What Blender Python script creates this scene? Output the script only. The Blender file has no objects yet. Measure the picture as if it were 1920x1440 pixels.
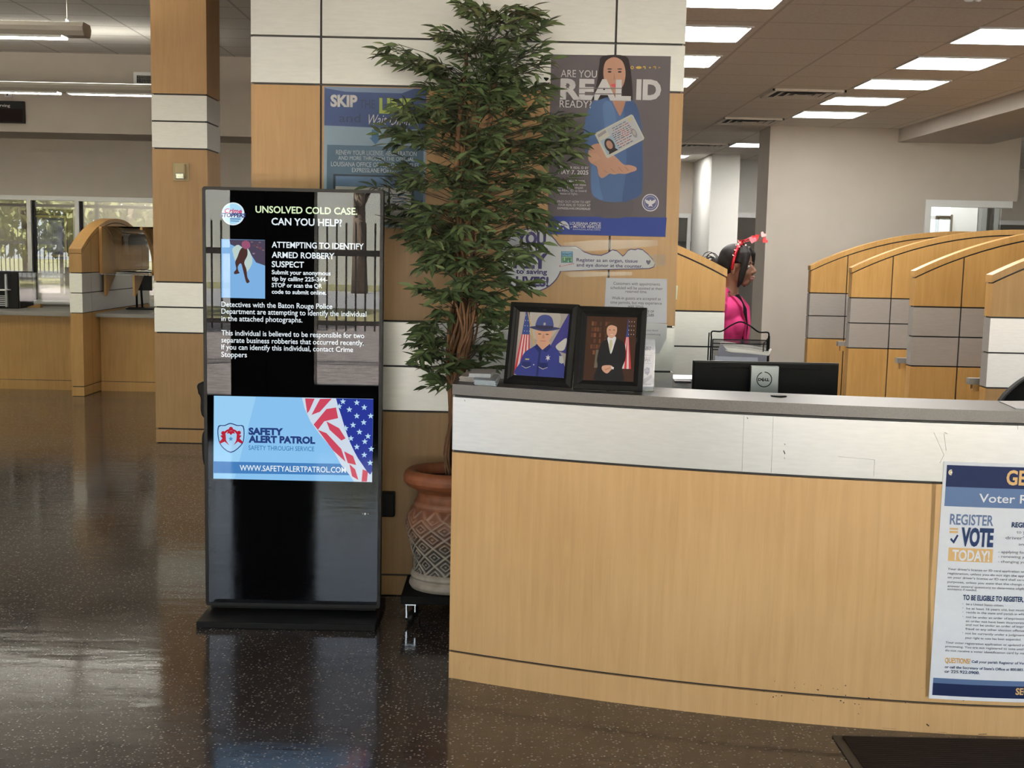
import bpy, bmesh, math, random
from mathutils import Vector, Matrix, noise

S = bpy.context.scene
COL = S.collection
random.seed(7)
PI = math.pi

# ------------------------------------------------------------------ camera
F, HC, PX, PY, ROLL = 2650.0, 1.55, 960.0, 838.0, 0.0213
yc = Vector((-4/F, (PY-468)/F, -1)).normalized()
xc = Vector((1, -ROLL, 0)); xc = (xc - yc*xc.dot(yc)).normalized()
zc = xc.cross(yc)
R3 = Matrix((xc, yc, zc))            # camera axes -> room axes
cam = bpy.data.objects.new('camera', bpy.data.cameras.new('camera'))
COL.objects.link(cam)
cam.matrix_world = Matrix.Translation((0, 0, HC)) @ R3.to_4x4()
cam.data.sensor_width = 36
cam.data.lens = F/1920*36
cam.data.shift_y = (PY-720)/1920
cam.data.clip_start = 0.05
cam.data.clip_end = 300
S.camera = cam

# ------------------------------------------------------------------ view, sky, sun
S.view_settings.view_transform = 'Standard'
S.view_settings.look = 'None'
S.view_settings.exposure = 0.0
S.view_settings.gamma = 1.0
S.view_settings.use_curve_mapping = False
S.cycles.use_denoising = True
S.cycles.max_bounces = 8
S.cycles.diffuse_bounces = 4
S.cycles.glossy_bounces = 4
S.cycles.transmission_bounces = 4
S.cycles.transparent_max_bounces = 10
S.cycles.sample_clamp_indirect = 6
S.cycles.caustics_reflective = False
S.cycles.caustics_refractive = False
W = bpy.data.worlds.new('World'); S.world = W
W.use_nodes = True
wn = W.node_tree.nodes; wl = W.node_tree.links
wn.clear()
wo = wn.new('ShaderNodeOutputWorld'); wb = wn.new('ShaderNodeBackground')
sky = wn.new('ShaderNodeTexSky')
sky.sky_type = 'HOSEK_WILKIE'
sky.turbidity = 3.5
sky.ground_albedo = 0.35
sky.sun_direction = Vector((-0.45, 0.42, 0.79)).normalized()
hs = wn.new('ShaderNodeHueSaturation'); hs.inputs['Saturation'].default_value = .42      # hazy winter sky
wl.new(sky.outputs[0], hs.inputs['Color']); wl.new(hs.outputs[0], wb.inputs[0]); wl.new(wb.outputs[0], wo.inputs[0])
wb.inputs[1].default_value = 30.0
sd = bpy.data.lights.new('sun', 'SUN'); sd.energy = 150; sd.angle = math.radians(0.6); sd.color = (1, .95, .86)
sun = bpy.data.objects.new('sun', sd); COL.objects.link(sun)
sun.rotation_euler = Vector((-0.45, 0.42, 0.79)).to_track_quat('Z', 'Y').to_euler()
# sky portals in the openings of the glazed front
for px, pw in ((-9.3, 13.2), (3.7, 10.4)):
    ld = bpy.data.lights.new('front_window_daylight', 'AREA'); ld.shape = 'RECTANGLE'
    ld.size = pw; ld.size_y = 2.7; ld.cycles.is_portal = True
    lo = bpy.data.objects.new('front_window_daylight', ld); COL.objects.link(lo)
    lo.location = (px, -0.92, 1.65); lo.rotation_euler = (PI/2, 0, 0)

# ------------------------------------------------------------------ measuring helpers
def ray(u, v): return R3 @ Vector(((u-PX)/F, (PY-v)/F, -1.0))
def at(u, v, Y):
    d = ray(u, v); return Vector((0, 0, HC)) + d*(Y/d.y)
def atz(u, v, z=0.0):
    d = ray(u, v); return Vector((0, 0, HC)) + d*((z-HC)/d.z)
def YC(x):                                   # front line of the bowed reception counter
    if x <= 1.5: return .1154*x*x - .4546*x + 4.899
    return 4.47675 - .1084*(x-1.5) + .24*(x-1.5)**2

# ------------------------------------------------------------------ materials
MATS = {}
def new_mat(name):
    m = bpy.data.materials.new(name); m.use_nodes = True
    nt = m.node_tree
    return m, nt, nt.nodes['Principled BSDF']
def mat(name, col, rough=.5, metal=0.0, var=0.0, scale=20.0, bump=0.0, emit=None, estr=1.0, spec=.5, coat=0.0, stretch=None, alpha=1.0):
    if name in MATS: return MATS[name]
    m, nt, b = new_mat(name)
    b.inputs['Base Color'].default_value = (*col, 1)
    b.inputs['Roughness'].default_value = rough
    b.inputs['Metallic'].default_value = metal
    b.inputs['Specular IOR Level'].default_value = spec
    b.inputs['Coat Weight'].default_value = coat
    b.inputs['Coat Roughness'].default_value = .1
    if alpha < 1: b.inputs['Alpha'].default_value = alpha
    if var or bump:
        g = nt.nodes.new('ShaderNodeNewGeometry'); mp = nt.nodes.new('ShaderNodeMapping')
        mp.inputs['Scale'].default_value = stretch or (1, 1, 1)
        nt.links.new(g.outputs['Position'], mp.inputs[0])
        n = nt.nodes.new('ShaderNodeTexNoise'); n.inputs['Scale'].default_value = scale; n.inputs['Detail'].default_value = 4
        nt.links.new(mp.outputs[0], n.inputs['Vector'])
        if var:
            r = nt.nodes.new('ShaderNodeValToRGB')
            r.color_ramp.elements[0].position = .3; r.color_ramp.elements[1].position = .7
            r.color_ramp.elements[0].color = (*[max(0, c*(1-var)) for c in col], 1)
            r.color_ramp.elements[1].color = (*[min(1, c*(1+var)) for c in col], 1)
            nt.links.new(n.outputs['Fac'], r.inputs[0]); nt.links.new(r.outputs[0], b.inputs['Base Color'])
        if bump:
            bp = nt.nodes.new('ShaderNodeBump'); bp.inputs['Strength'].default_value = bump; bp.inputs['Distance'].default_value = .01
            nt.links.new(n.outputs['Fac'], bp.inputs['Height']); nt.links.new(bp.outputs[0], b.inputs['Normal'])
    if emit:
        b.inputs['Emission Color'].default_value = (*emit, 1); b.inputs['Emission Strength'].default_value = estr
    MATS[name] = m
    return m
def ink(col, rough=.55):
    return mat('ink_%02x%02x%02x' % tuple(int(c*255) for c in col), col, max(rough, .5), spec=.12)
def lit(col, s=1.0):                          # a lit pixel area of the display
    return mat('lit_%02x%02x%02x_%d' % (*[int(c*255) for c in col], int(s*100)), (0, 0, 0), .6, emit=col, estr=s, spec=0)
def glassy(name, ior=1.5, tint=(1, 1, 1), rough=0.0, gain=1.0):
    m, nt, b = new_mat(name); nt.nodes.remove(b)
    o = nt.nodes['Material Output']
    tr = nt.nodes.new('ShaderNodeBsdfTransparent'); tr.inputs[0].default_value = (*tint, 1)
    gl = nt.nodes.new('ShaderNodeBsdfGlossy'); gl.inputs['Roughness'].default_value = rough
    fr = nt.nodes.new('ShaderNodeFresnel'); fr.inputs['IOR'].default_value = ior
    ml = nt.nodes.new('ShaderNodeMath'); ml.operation = 'MULTIPLY'; ml.use_clamp = True; ml.inputs[1].default_value = gain
    mx = nt.nodes.new('ShaderNodeMixShader')
    L = nt.links.new
    L(fr.outputs[0], ml.inputs[0]); L(ml.outputs[0], mx.inputs[0]); L(tr.outputs[0], mx.inputs[1]); L(gl.outputs[0], mx.inputs[2]); L(mx.outputs[0], o.inputs[0])
    MATS[name] = m
    return m
def wood(name, a, b_, rough=.42, stretch=(26, 26, 1.6)):
    m, nt, b = new_mat(name); L = nt.links.new; N = nt.nodes.new
    g = N('ShaderNodeNewGeometry'); mp = N('ShaderNodeMapping'); mp.inputs['Scale'].default_value = stretch
    L(g.outputs['Position'], mp.inputs[0])
    n = N('ShaderNodeTexNoise'); n.inputs['Scale'].default_value = 1.6; n.inputs['Detail'].default_value = 6; n.inputs['Roughness'].default_value = .6; n.inputs['Distortion'].default_value = .6
    L(mp.outputs[0], n.inputs['Vector'])
    n2 = N('ShaderNodeTexNoise'); n2.inputs['Scale'].default_value = 2.2; n2.inputs['Detail'].default_value = 2
    L(g.outputs['Position'], n2.inputs['Vector'])
    mx = N('ShaderNodeMath'); mx.operation = 'MULTIPLY_ADD'; mx.inputs[1].default_value = .45
    L(n2.outputs['Fac'], mx.inputs[0]); 
    m2 = N('ShaderNodeMath'); m2.operation = 'MULTIPLY'; m2.inputs[1].default_value = .6; L(n.outputs['Fac'], m2.inputs[0]); L(m2.outputs[0], mx.inputs[2])
    r = N('ShaderNodeValToRGB'); r.color_ramp.elements[0].position = .36; r.color_ramp.elements[1].position = .66
    r.color_ramp.elements[0].color = (*a, 1); r.color_ramp.elements[1].color = (*b_, 1)
    L(mx.outputs[0], r.inputs[0]); L(r.outputs[0], b.inputs['Base Color'])
    b.inputs['Roughness'].default_value = rough; b.inputs['Specular IOR Level'].default_value = .35
    MATS[name] = m
    return m
def brushed(name, col, rough=.3, metal=.85):
    m, nt, b = new_mat(name); L = nt.links.new; N = nt.nodes.new
    g = N('ShaderNodeNewGeometry'); mp = N('ShaderNodeMapping'); mp.inputs['Scale'].default_value = (6, 6, 40)
    L(g.outputs['Position'], mp.inputs[0])
    n = N('ShaderNodeTexNoise'); n.inputs['Scale'].default_value = 3; n.inputs['Detail'].default_value = 8
    L(mp.outputs[0], n.inputs['Vector'])
    r = N('ShaderNodeValToRGB'); r.color_ramp.elements[0].position = .3; r.color_ramp.elements[1].position = .7
    r.color_ramp.elements[0].color = (*[c*.95 for c in col], 1); r.color_ramp.elements[1].color = (*[min(1, c*1.03) for c in col], 1)
    L(n.outputs['Fac'], r.inputs[0]); L(r.outputs[0], b.inputs['Base Color'])
    b.inputs['Metallic'].default_value = metal; b.inputs['Roughness'].default_value = rough
    MATS[name] = m
    return m
def grid_ceiling(name, col, line, px, py, ox, oy, w=.012):
    m, nt, b = new_mat(name); L = nt.links.new; N = nt.nodes.new
    g = N('ShaderNodeNewGeometry'); s = N('ShaderNodeSeparateXYZ'); L(g.outputs['Position'], s.inputs[0])
    outs = []
    for k, (p, o) in enumerate(((px, ox), (py, oy))):
        a = N('ShaderNodeMath'); a.operation = 'SUBTRACT'; a.inputs[1].default_value = o - w; L(s.outputs[k], a.inputs[0])
        f = N('ShaderNodeMath'); f.operation = 'FLOORED_MODULO'; f.inputs[1].default_value = p; L(a.outputs[0], f.inputs[0])
        c = N('ShaderNodeMath'); c.operation = 'LESS_THAN'; c.inputs[1].default_value = 2*w; L(f.outputs[0], c.inputs[0]); outs.append(c)
    mx = N('ShaderNodeMath'); mx.operation = 'MAXIMUM'; L(outs[0].outputs[0], mx.inputs[0]); L(outs[1].outputs[0], mx.inputs[1])
    n = N('ShaderNodeTexNoise'); n.inputs['Scale'].default_value = 60; n.inputs['Detail'].default_value = 5; L(g.outputs['Position'], n.inputs['Vector'])
    r = N('ShaderNodeValToRGB'); r.color_ramp.elements[0].color = (*[c*.9 for c in col], 1); r.color_ramp.elements[1].color = (*col, 1); r.color_ramp.elements[0].position = .35; r.color_ramp.elements[1].position = .55
    L(n.outputs['Fac'], r.inputs[0])
    mc = N('ShaderNodeMix'); mc.data_type = 'RGBA'; L(mx.outputs[0], mc.inputs['Factor']); L(r.outputs[0], mc.inputs['A']); mc.inputs['B'].default_value = (*line, 1)
    L(mc.outputs['Result'], b.inputs['Base Color']); b.inputs['Roughness'].default_value = .8
    bp = N('ShaderNodeBump'); bp.inputs['Strength'].default_value = .6; bp.inputs['Distance'].default_value = .006; bp.invert = True
    L(mx.outputs[0], bp.inputs['Height']); L(bp.outputs[0], b.inputs['Normal'])
    MATS[name] = m
    return m

M_WOOD = wood('maple_laminate', (.565, .335, .14), (.665, .41, .185))
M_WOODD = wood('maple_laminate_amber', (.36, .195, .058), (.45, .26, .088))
M_WOODSH = wood('maple_laminate_shaded', (.315, .185, .076), (.385, .233, .104))  # counter's maple again, weaker daylight on wall and column put into the colour
M_SILV = brushed('brushed_silver_laminate', (.58, .575, .56), .34, .55)
M_SILVSH = brushed('brushed_silver_shaded', (.45, .425, .40), .32, .55)  # same silver laminate, colour darkened to imitate dim reflections on the right-hand dividers
M_REV = mat('black_reveal', (.006, .005, .005), .6)
M_SLAB = mat('grey_laminate', (.068, .064, .060), .32, var=.22, scale=260)
M_SLABL = mat('grey_laminate_far', (.20, .19, .18), .35, var=.15, scale=200)
M_WALL = mat('beige_paint', (.50, .455, .405), .7, var=.03, scale=4)
M_WALLW = mat('pale_paint', (.74, .73, .70), .7, var=.02, scale=4)
M_BLACK = mat('black_plastic', (.006, .006, .0065), .45, spec=.14)
M_BLACKM = mat('matt_black', (.007, .007, .007), .6, spec=.08)
M_ALU = mat('white_aluminium', (.62, .63, .63), .4, .3)
M_DARKMET = mat('bronze_metal', (.018, .016, .015), .4, .3)
M_PAPER = mat('white_paper', (.83, .82, .83), .6, var=.02, scale=30)
M_ACRY = glassy('clear_acrylic', 1.49, (.97, .98, .98), .02, 1.6)
M_GLASS = glassy('window_glass', 1.52, (.93, .95, .94), 0.0, 1.9)
M_SCREENGLASS = glassy('display_glass', 1.52, (1, 1, 1), 0.0, 1.55)
M_TAPE = glassy('clear_tape', 1.5, (.95, .93, .88), .08, 1.5)
M_GREYPLATE = mat('grey_plate', (.33, .36, .38), .4, .2)

# ------------------------------------------------------------------ mesh building
class MB:
    def __init__(self): self.v, self.f, self.mi, self.ms, self.sm = [], [], [], [], []
    def slot(self, m):
        if m not in self.ms: self.ms.append(m)
        return self.ms.index(m)
    def add(self, verts, faces, m, smooth=False):
        o = len(self.v); self.v += [Vector(p) for p in verts]; s = self.slot(m)
        for f in faces:
            self.f.append([i+o for i in f]); self.mi.append(s); self.sm.append(smooth)
        return self
    def box(self, a, b, m):
        x0, y0, z0 = a; x1, y1, z1 = b
        v = [(x0,y0,z0),(x1,y0,z0),(x1,y1,z0),(x0,y1,z0),(x0,y0,z1),(x1,y0,z1),(x1,y1,z1),(x0,y1,z1)]
        return self.add(v, [(0,3,2,1),(4,5,6,7),(0,1,5,4),(1,2,6,5),(2,3,7,6),(3,0,4,7)], m)
    def prism(self, poly, ext, m, smooth=False):     # poly: 3D outline; ext: extrusion vector
        n = len(poly); e = Vector(ext); p = [Vector(q) for q in poly]
        v = p + [q+e for q in p]
        self.add(v, [list(range(n))[::-1], list(range(n, 2*n))], m)
        o = len(self.v)-2*n; s = self.slot(m)
        for i in range(n):
            j = (i+1) % n
            self.f.append([o+i, o+j, o+n+j, o+n+i]); self.mi.append(s); self.sm.append(smooth)
        return self
    def poly(self, pts, m): return self.add(pts, [list(range(len(pts)))], m)
    def tube(self, pts, rad, m, n=8, cap=True, smooth=True, closed=False):
        pts = [Vector(p) for p in pts]; k = len(pts)
        rad = rad if isinstance(rad, (list, tuple)) else [rad]*k
        rings, prev = [], None
        for i, p in enumerate(pts):
            a = pts[(i-1) % k] if (closed or i) else pts[0]; b = pts[(i+1) % k] if (closed or i < k-1) else pts[-1]
            t = (b-a); t = t.normalized() if t.length > 1e-9 else Vector((0, 0, 1))
            if prev is None:
                x = t.orthogonal().normalized()
            else:
                x = (prev - t*prev.dot(t)); x = x.normalized() if x.length > 1e-6 else t.orthogonal().normalized()
            prev = x; y = t.cross(x)
            rings.append([p + (x*math.cos(2*PI*j/n) + y*math.sin(2*PI*j/n))*rad[i] for j in range(n)])
        vs = [q for r in rings for q in r]; fs = []
        for i in range(k if closed else k-1):
            a0 = i*n; b0 = ((i+1) % k)*n
            for j in range(n):
                jj = (j+1) % n
                fs.append((a0+j, a0+jj, b0+jj, b0+j))
        self.add(vs, fs, m, smooth)
        if cap and not closed:
            o = len(self.v)-len(vs); s = self.slot(m)
            for c in (list(range(o, o+n))[::-1], list(range(o+(k-1)*n, o+k*n))):
                self.f.append(c); self.mi.append(s); self.sm.append(False)
        return self
    def lathe(self, prof, c, m, n=40, axis='Z', smooth=True):
        c = Vector(c); vs, fs = [], []
        for (r, h) in prof:
            for j in range(n):
                a = 2*PI*j/n
                d = {'Z': Vector((r*math.cos(a), r*math.sin(a), h)), 'Y': Vector((r*math.cos(a), h, r*math.sin(a))), 'X': Vector((h, r*math.cos(a), r*math.sin(a)))}[axis]
                vs.append(c+d)
        for i in range(len(prof)-1):
            for j in range(n):
                jj = (j+1) % n; fs.append((i*n+j, i*n+jj, (i+1)*n+jj, (i+1)*n+j))
        self.add(vs, fs, m, smooth)
        o = len(self.v)-len(vs); s = self.slot(m)
        for k, i in ((0, 0), (1, len(prof)-1)):
            if prof[i][0] > 1e-5:
                self.f.append(list(range(o+i*n, o+i*n+n))); self.mi.append(s); self.sm.append(False)
        return self
    def ell(self, c, r, m, n=16, k=10, rot=None):
        c = Vector(c); vs, fs = [], []
        for i in range(k+1):
            t = PI*i/k
            for j in range(n):
                a = 2*PI*j/n
                p = Vector((r[0]*math.sin(t)*math.cos(a), r[1]*math.sin(t)*math.sin(a), r[2]*math.cos(t)))
                if rot is not None: p = rot @ p
                vs.append(c+p)
        for i in range(k):
            for j in range(n):
                jj = (j+1) % n; fs.append((i*n+j, (i+1)*n+j, (i+1)*n+jj, i*n+jj))
        return self.add(vs, fs, m, True)
    def build(self, name, parent=None, base=None, bevel=0.0, weld=False):
        base = Vector(base) if base is not None else (Vector(parent['_b']) if parent is not None else Vector((0, 0, 0)))
        me = bpy.data.meshes.new(name)
        me.from_pydata([tuple(p-base) for p in self.v], [], self.f)
        for m in self.ms: me.materials.append(m)
        me.polygons.foreach_set('material_index', self.mi)
        me.polygons.foreach_set('use_smooth', self.sm)
        bm = bmesh.new(); bm.from_mesh(me)
        if weld: bmesh.ops.remove_doubles(bm, verts=bm.verts, dist=1e-5)
        bmesh.ops.recalc_face_normals(bm, faces=bm.faces)
        bm.to_mesh(me); bm.free(); me.update()
        o = bpy.data.objects.new(name, me); COL.objects.link(o)
        if parent is not None:
            o.parent = parent; o['_b'] = list(base)
        else:
            o.location = base; o['_b'] = list(base)
        if bevel:
            bv = o.modifiers.new('edge', 'BEVEL'); bv.width = bevel; bv.segments = 2; bv.limit_method = 'ANGLE'; bv.angle_limit = math.radians(40)
        return o
def thing(name, label, cat, loc, group=None):
    o = bpy.data.objects.new(name, None); COL.objects.link(o); o.empty_display_size = .05
    o.location = loc; o['_b'] = list(loc); return tag(o, label, cat, group)
def tag(o, label, cat, group=None, kind=None):
    o['label'] = label; o['category'] = cat
    if group: o['group'] = group
    if kind: o['kind'] = kind
    return o
def struct(o):
    o['kind'] = 'structure'; return o
def dup(root, delta, label, group=None):        # a copy of a thing with copies of its parts and sub-parts
    r = root.copy(); COL.objects.link(r); r.location = Vector(root.location)+Vector(delta); r['label'] = label
    if group: r['group'] = group
    for ch in list(root.children):
        c = ch.copy(); COL.objects.link(c); c.parent = r
        for g in list(ch.children):
            d = g.copy(); COL.objects.link(d); d.parent = c
    return r
def smooth_loop(pts, n=6, closed=True):         # Catmull-Rom through 2D or 3D points
    P = [Vector(p) for p in pts]; k = len(P); out = []
    for i in range(k if closed else k-1):
        a = P[(i-1) % k] if closed else P[max(i-1, 0)]; b = P[i]; c = P[(i+1) % k]; d = P[(i+2) % k] if closed else P[min(i+2, k-1)]
        for j in range(n):
            t = j/n
            out.append(.5*((2*b)+(c-a)*t+(2*a-5*b+4*c-d)*t*t+(3*b-a-3*c+d)*t**3))
    if not closed: out.append(P[-1])
    return out

# lettering: each line of print is laid out to the width and cap height it has on the surface
_TX = {}
def glyphs(s, bold):
    k = (s, bold)
    if k not in _TX:
        cu = bpy.data.curves.new('lettering', 'FONT'); cu.body = s; cu.size = 1; cu.offset = bold; cu.resolution_u = 3; cu.fill_mode = 'BOTH'
        ob = bpy.data.objects.new('lettering', cu)
        me = bpy.data.meshes.new_from_object(ob)
        vs = [v.co.copy() for v in me.vertices]; fs = [tuple(p.vertices) for p in me.polygons]
        bpy.data.objects.remove(ob); bpy.data.curves.remove(cu); bpy.data.meshes.remove(me)
        _TX[k] = (vs, fs)
    return _TX[k]
CAP = None
def text(mb, s, m, place, x0, x1, y, cap, bold=0.0, slant=0.0):
    """place(x, y) -> room point; ink runs x0..x1, baseline y, capital height cap (all in the surface's own units)"""
    global CAP
    if CAP is None: CAP = max(v.y for v in glyphs('H', 0)[0])
    vs, fs = glyphs(s, bold)
    a = min(v.x for v in vs); b = max(v.x for v in vs)
    sx = (x1-x0)/max(b-a, 1e-6); sy = cap/CAP
    mb.add([place(x0+(v.x-a)*sx+slant*v.y*sy, y+v.y*sy) for v in vs], fs, m)
def wall_text(mb, s, m, u0, u1, vb, capv, Y, off=.0015, bold=0.0, yfun=None, slant=0.0):
    """the same for a vertical surface, measured from the photograph at depth Y"""
    p = at(u0, vb, Y) if yfun is None else surf(u0, vb, yfun)
    q = at(u1, vb, Y) if yfun is None else surf(u1, vb, yfun)
    h = capv*p.y/F
    yf = (lambda x: Y) if yfun is None else yfun
    text(mb, s, m, lambda x, z: Vector((x, yf(x)-off, z)), p.x, q.x, p.z, h, bold, slant)
def surf(u, v, yfun):
    Y = 4.6
    for _ in range(8):
        p = at(u, v, Y); Y = yfun(p.x)
    return at(u, v, Y)
def star_pts(cx, cy, r, n=5, rot=PI/2, inner=.4):
    return [(cx+(r if i % 2 == 0 else r*inner)*math.cos(rot+PI*i/n), cy+(r if i % 2 == 0 else r*inner)*math.sin(rot+PI*i/n)) for i in range(2*n)]
def ring_pts(cx, cy, rx, ry=None, n=28, a0=0, a1=2*PI):
    ry = rx if ry is None else ry
    return [(cx+rx*math.cos(a0+(a1-a0)*i/n), cy+ry*math.sin(a0+(a1-a0)*i/n)) for i in range(n)]

# ================================================================== THE ROOM
YW = 6.194                                   # face of the panelled stub wall
def floor_mat():
    m, nt, b = new_mat('dark_vinyl_floor'); L = nt.links.new; N = nt.nodes.new
    g = N('ShaderNodeNewGeometry'); s = N('ShaderNodeSeparateXYZ'); L(g.outputs['Position'], s.inputs[0])
    def math_(op, a, v=None, c=None):
        n = N('ShaderNodeMath'); n.operation = op
        for i, q in enumerate((a, v, c)):
            if q is None: continue
            if isinstance(q, (int, float)): n.inputs[i].default_value = q
            else: L(q, n.inputs[i])
        return n.outputs[0]
    nz = N('ShaderNodeTexNoise'); nz.inputs['Scale'].default_value = 1.4; nz.inputs['Detail'].default_value = 6; L(g.outputs['Position'], nz.inputs['Vector'])
    r = N('ShaderNodeValToRGB'); e = r.color_ramp.elements
    e[0].position = .3; e[1].position = .75; e[0].color = (.042, .035, .030, 1); e[1].color = (.068, .058, .050, 1)
    L(nz.outputs['Fac'], r.inputs[0])
    # pale chips
    vo = N('ShaderNodeTexVoronoi'); vo.inputs['Scale'].default_value = 85; vo.inputs['Randomness'].default_value = 1; L(g.outputs['Position'], vo.inputs['Vector'])
    sx = N('ShaderNodeSeparateColor'); L(vo.outputs['Color'], sx.inputs[0])
    chip = math_('MULTIPLY', math_('LESS_THAN', vo.outputs['Distance'], .30), math_('GREATER_THAN', sx.outputs[0], .42))
    mc = N('ShaderNodeMix'); mc.data_type = 'RGBA'; L(math_('MULTIPLY', chip, math_('MULTIPLY', sx.outputs[1], .75)), mc.inputs['Factor'])
    L(r.outputs[0], mc.inputs['A']); mc.inputs['B'].default_value = (.60, .55, .50, 1)
    # tile seams and the long saw cut
    def seam(co, p, o, w):
        f = math_('FLOORED_MODULO', math_('SUBTRACT', co, o - w), p); return math_('LESS_THAN', f, 2*w)
    sm = math_('MAXIMUM', seam(s.outputs[0], .61, -.877, .0012), seam(s.outputs[1], .61, 5.05, .0012))
    cut = math_('ADD', math_('ADD', s.outputs[0], math_('MULTIPLY', s.outputs[1], .0653)), 1.947)
    cut = math_('LESS_THAN', math_('ABSOLUTE', cut), .004)
    line = math_('MAXIMUM', math_('MULTIPLY', sm, .55), cut)
    md = N('ShaderNodeMix'); md.data_type = 'RGBA'; L(line, md.inputs['Factor']); L(mc.outputs['Result'], md.inputs['A']); md.inputs['B'].default_value = (.008, .006, .005, 1)
    L(md.outputs['Result'], b.inputs['Base Color'])
    n2 = N('ShaderNodeTexNoise'); n2.inputs['Scale'].default_value = 3.4; n2.inputs['Detail'].default_value = 4
    mp = N('ShaderNodeMapping'); mp.inputs['Scale'].default_value = (.8, 2.6, 1); L(g.outputs['Position'], mp.inputs[0]); L(mp.outputs[0], n2.inputs['Vector'])
    bp = N('ShaderNodeBump'); bp.inputs['Strength'].default_value = .075; bp.inputs['Distance'].default_value = .02
    L(math_('SUBTRACT', n2.outputs['Fac'], math_('MULTIPLY', line, .25)), bp.inputs['Height']); L(bp.outputs[0], b.inputs['Normal'])
    rr = N('ShaderNodeMapRange'); L(nz.outputs['Fac'], rr.inputs[0]); rr.inputs[3].default_value = .05; rr.inputs[4].default_value = .17
    L(rr.outputs[0], b.inputs['Roughness']); b.inputs['Specular IOR Level'].default_value = .28
    return m
M_FLOOR = floor_mat()
struct(MB().box((-16, -.9, -.2), (9, 22, 0), M_FLOOR).build('floor'))
M_CEIL = grid_ceiling('ceiling_tile', (.74, .71, .67), (.46, .44, .42), .645, .63, -3.73, 14.05)
M_CEILO = grid_ceiling('ceiling_tile_office', (.78, .73, .67), (.56, .52, .47), .5825, .578, 1.375, 7.36, .009)
struct(MB().box((-16, -.9, 3.6), (9, 6.3, 3.75), M_CEIL).box((-16, 6.3, 3.6), (.25, 22, 3.75), M_CEIL).build('ceiling'))
struct(MB().box((.12, 6.37, 2.805), (9, 22, 2.95), M_CEILO).build('ceiling_office'))
struct(MB().box((-.0, 6.47, 2.80), (.12, 20.0, 3.6), M_WALL).build('wall_bulkhead'))
M_HEAD = wood('maple_header', (.47, .27, .10), (.56, .33, .14), stretch=(1.6, 26, 26))
struct(MB().box((.74, 6.20, 2.67), (9, 6.36, 3.6), M_HEAD).build('wall_header'))
struct(MB().box((-16.2, -.9, 0), (-16, 22, 3.6), M_WALL).build('wall_left'))
struct(MB().box((9, -.9, 0), (9.2, 22, 3.6), M_WALLW).build('wall_right'))
struct(MB().box((-16, 22, 0), (9, 22.2, 3.6), M_WALL).build('wall_back'))

# glazed front behind the photographer: bronze storefront frames, low kerb, solid band above
fr = MB(); YF = -.9
fr.box((-16, YF-.1, 0), (-2.43, YF, .22), M_DARKMET).box((-1.70, YF-.1, 0), (9, YF, .33), M_DARKMET)
for x in [-15, -13.4, -11.8, -10.2, -8.6, -7, -5.4, -4.0, -.1, 1.5, 3.1, 4.7, 6.3, 7.9]: fr.box((x-.04, YF-.12, .2), (x+.04, YF+.02, 3.0), M_DARKMET)
fr.box((-2.43, YF-.15, 0), (-2.13, YF+.05, 3.0), M_DARKMET).box((-2.08, YF-.15, 0), (-1.70, YF+.05, 3.0), M_DARKMET).box((-2.13, YF-.15, 0), (-2.08, YF-.05, 3.0), mat('grey_gasket', (.12, .12, .12), .5))
fr.box((-16, YF-.1, 2.35), (9, YF, 2.42), M_DARKMET)
struct(fr.build('window_1'))
struct(MB().box((-16, YF-.2, 3.0), (9, YF, 3.75), M_WALL).build('wall_front'))

# panelled stub wall (maple and silver laminate on black reveals)
def panel(mb, x0, x1, z0, z1, m, y=YW, t=.02, gap=.0045):
    mb.box((x0+gap, y, z0+gap), (x1-gap, y+t, z1-gap), m)
xs = [-1.118, -.821, .432, .726]
wm = MB().box((-1.110, YW+.014, 0), (.718, YW+.26, 3.6), M_REV)
zrows = [(0, .096, M_WOODSH), (.096, .835, M_WOODSH), (.835, 1.033, M_SILV), (1.033, 1.230, M_SILV), (1.230, 2.231, M_WOODSH), (2.231, 2.429, M_SILV), (2.429, 2.66, M_SILV), (2.66, 2.86, M_SILV), (2.86, 3.6, M_WOODSH)]
for i in range(3):
    for z0, z1, m in zrows: panel(wm, xs[i], xs[i+1], z0, z1, m)
for z0, z1, m in zrows:                      # narrow returns on both ends
    for xa, xb in ((-1.121, -1.1), (.706, .729)): wm.box((xa, YW+.006, z0+.0045), (xb, YW+.262, z1-.0045), m)
for z0, z1, m in zrows: wm.box((-1.117, YW+.261, z0+.003), (.725, YW+.275, z1-.003), m)
struct(wm.build('wall_center'))

# free-standing clad column
cx0, cx1, cy0, cy1 = -2.728, -2.310, 10.93, 11.42
cm = MB().box((cx0+.014, cy0+.014, 0), (cx1-.014, cy1-.014, 3.6), M_REV)
for z0, z1, m in [(0, .112, M_WOODSH), (.112, .86, M_WOODSH), (.86, 1.056, M_SILV), (1.056, 1.248, M_SILV), (1.248, 2.255, M_WOODSH), (2.255, 2.457, M_SILV), (2.457, 2.656, M_SILV), (2.656, 3.6, M_WOODSH)]:
    cm.box((cx0, cy0, z0+.006), (cx1, cy1, z1-.006), m)
struct(cm.build('pillar_left'))

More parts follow.
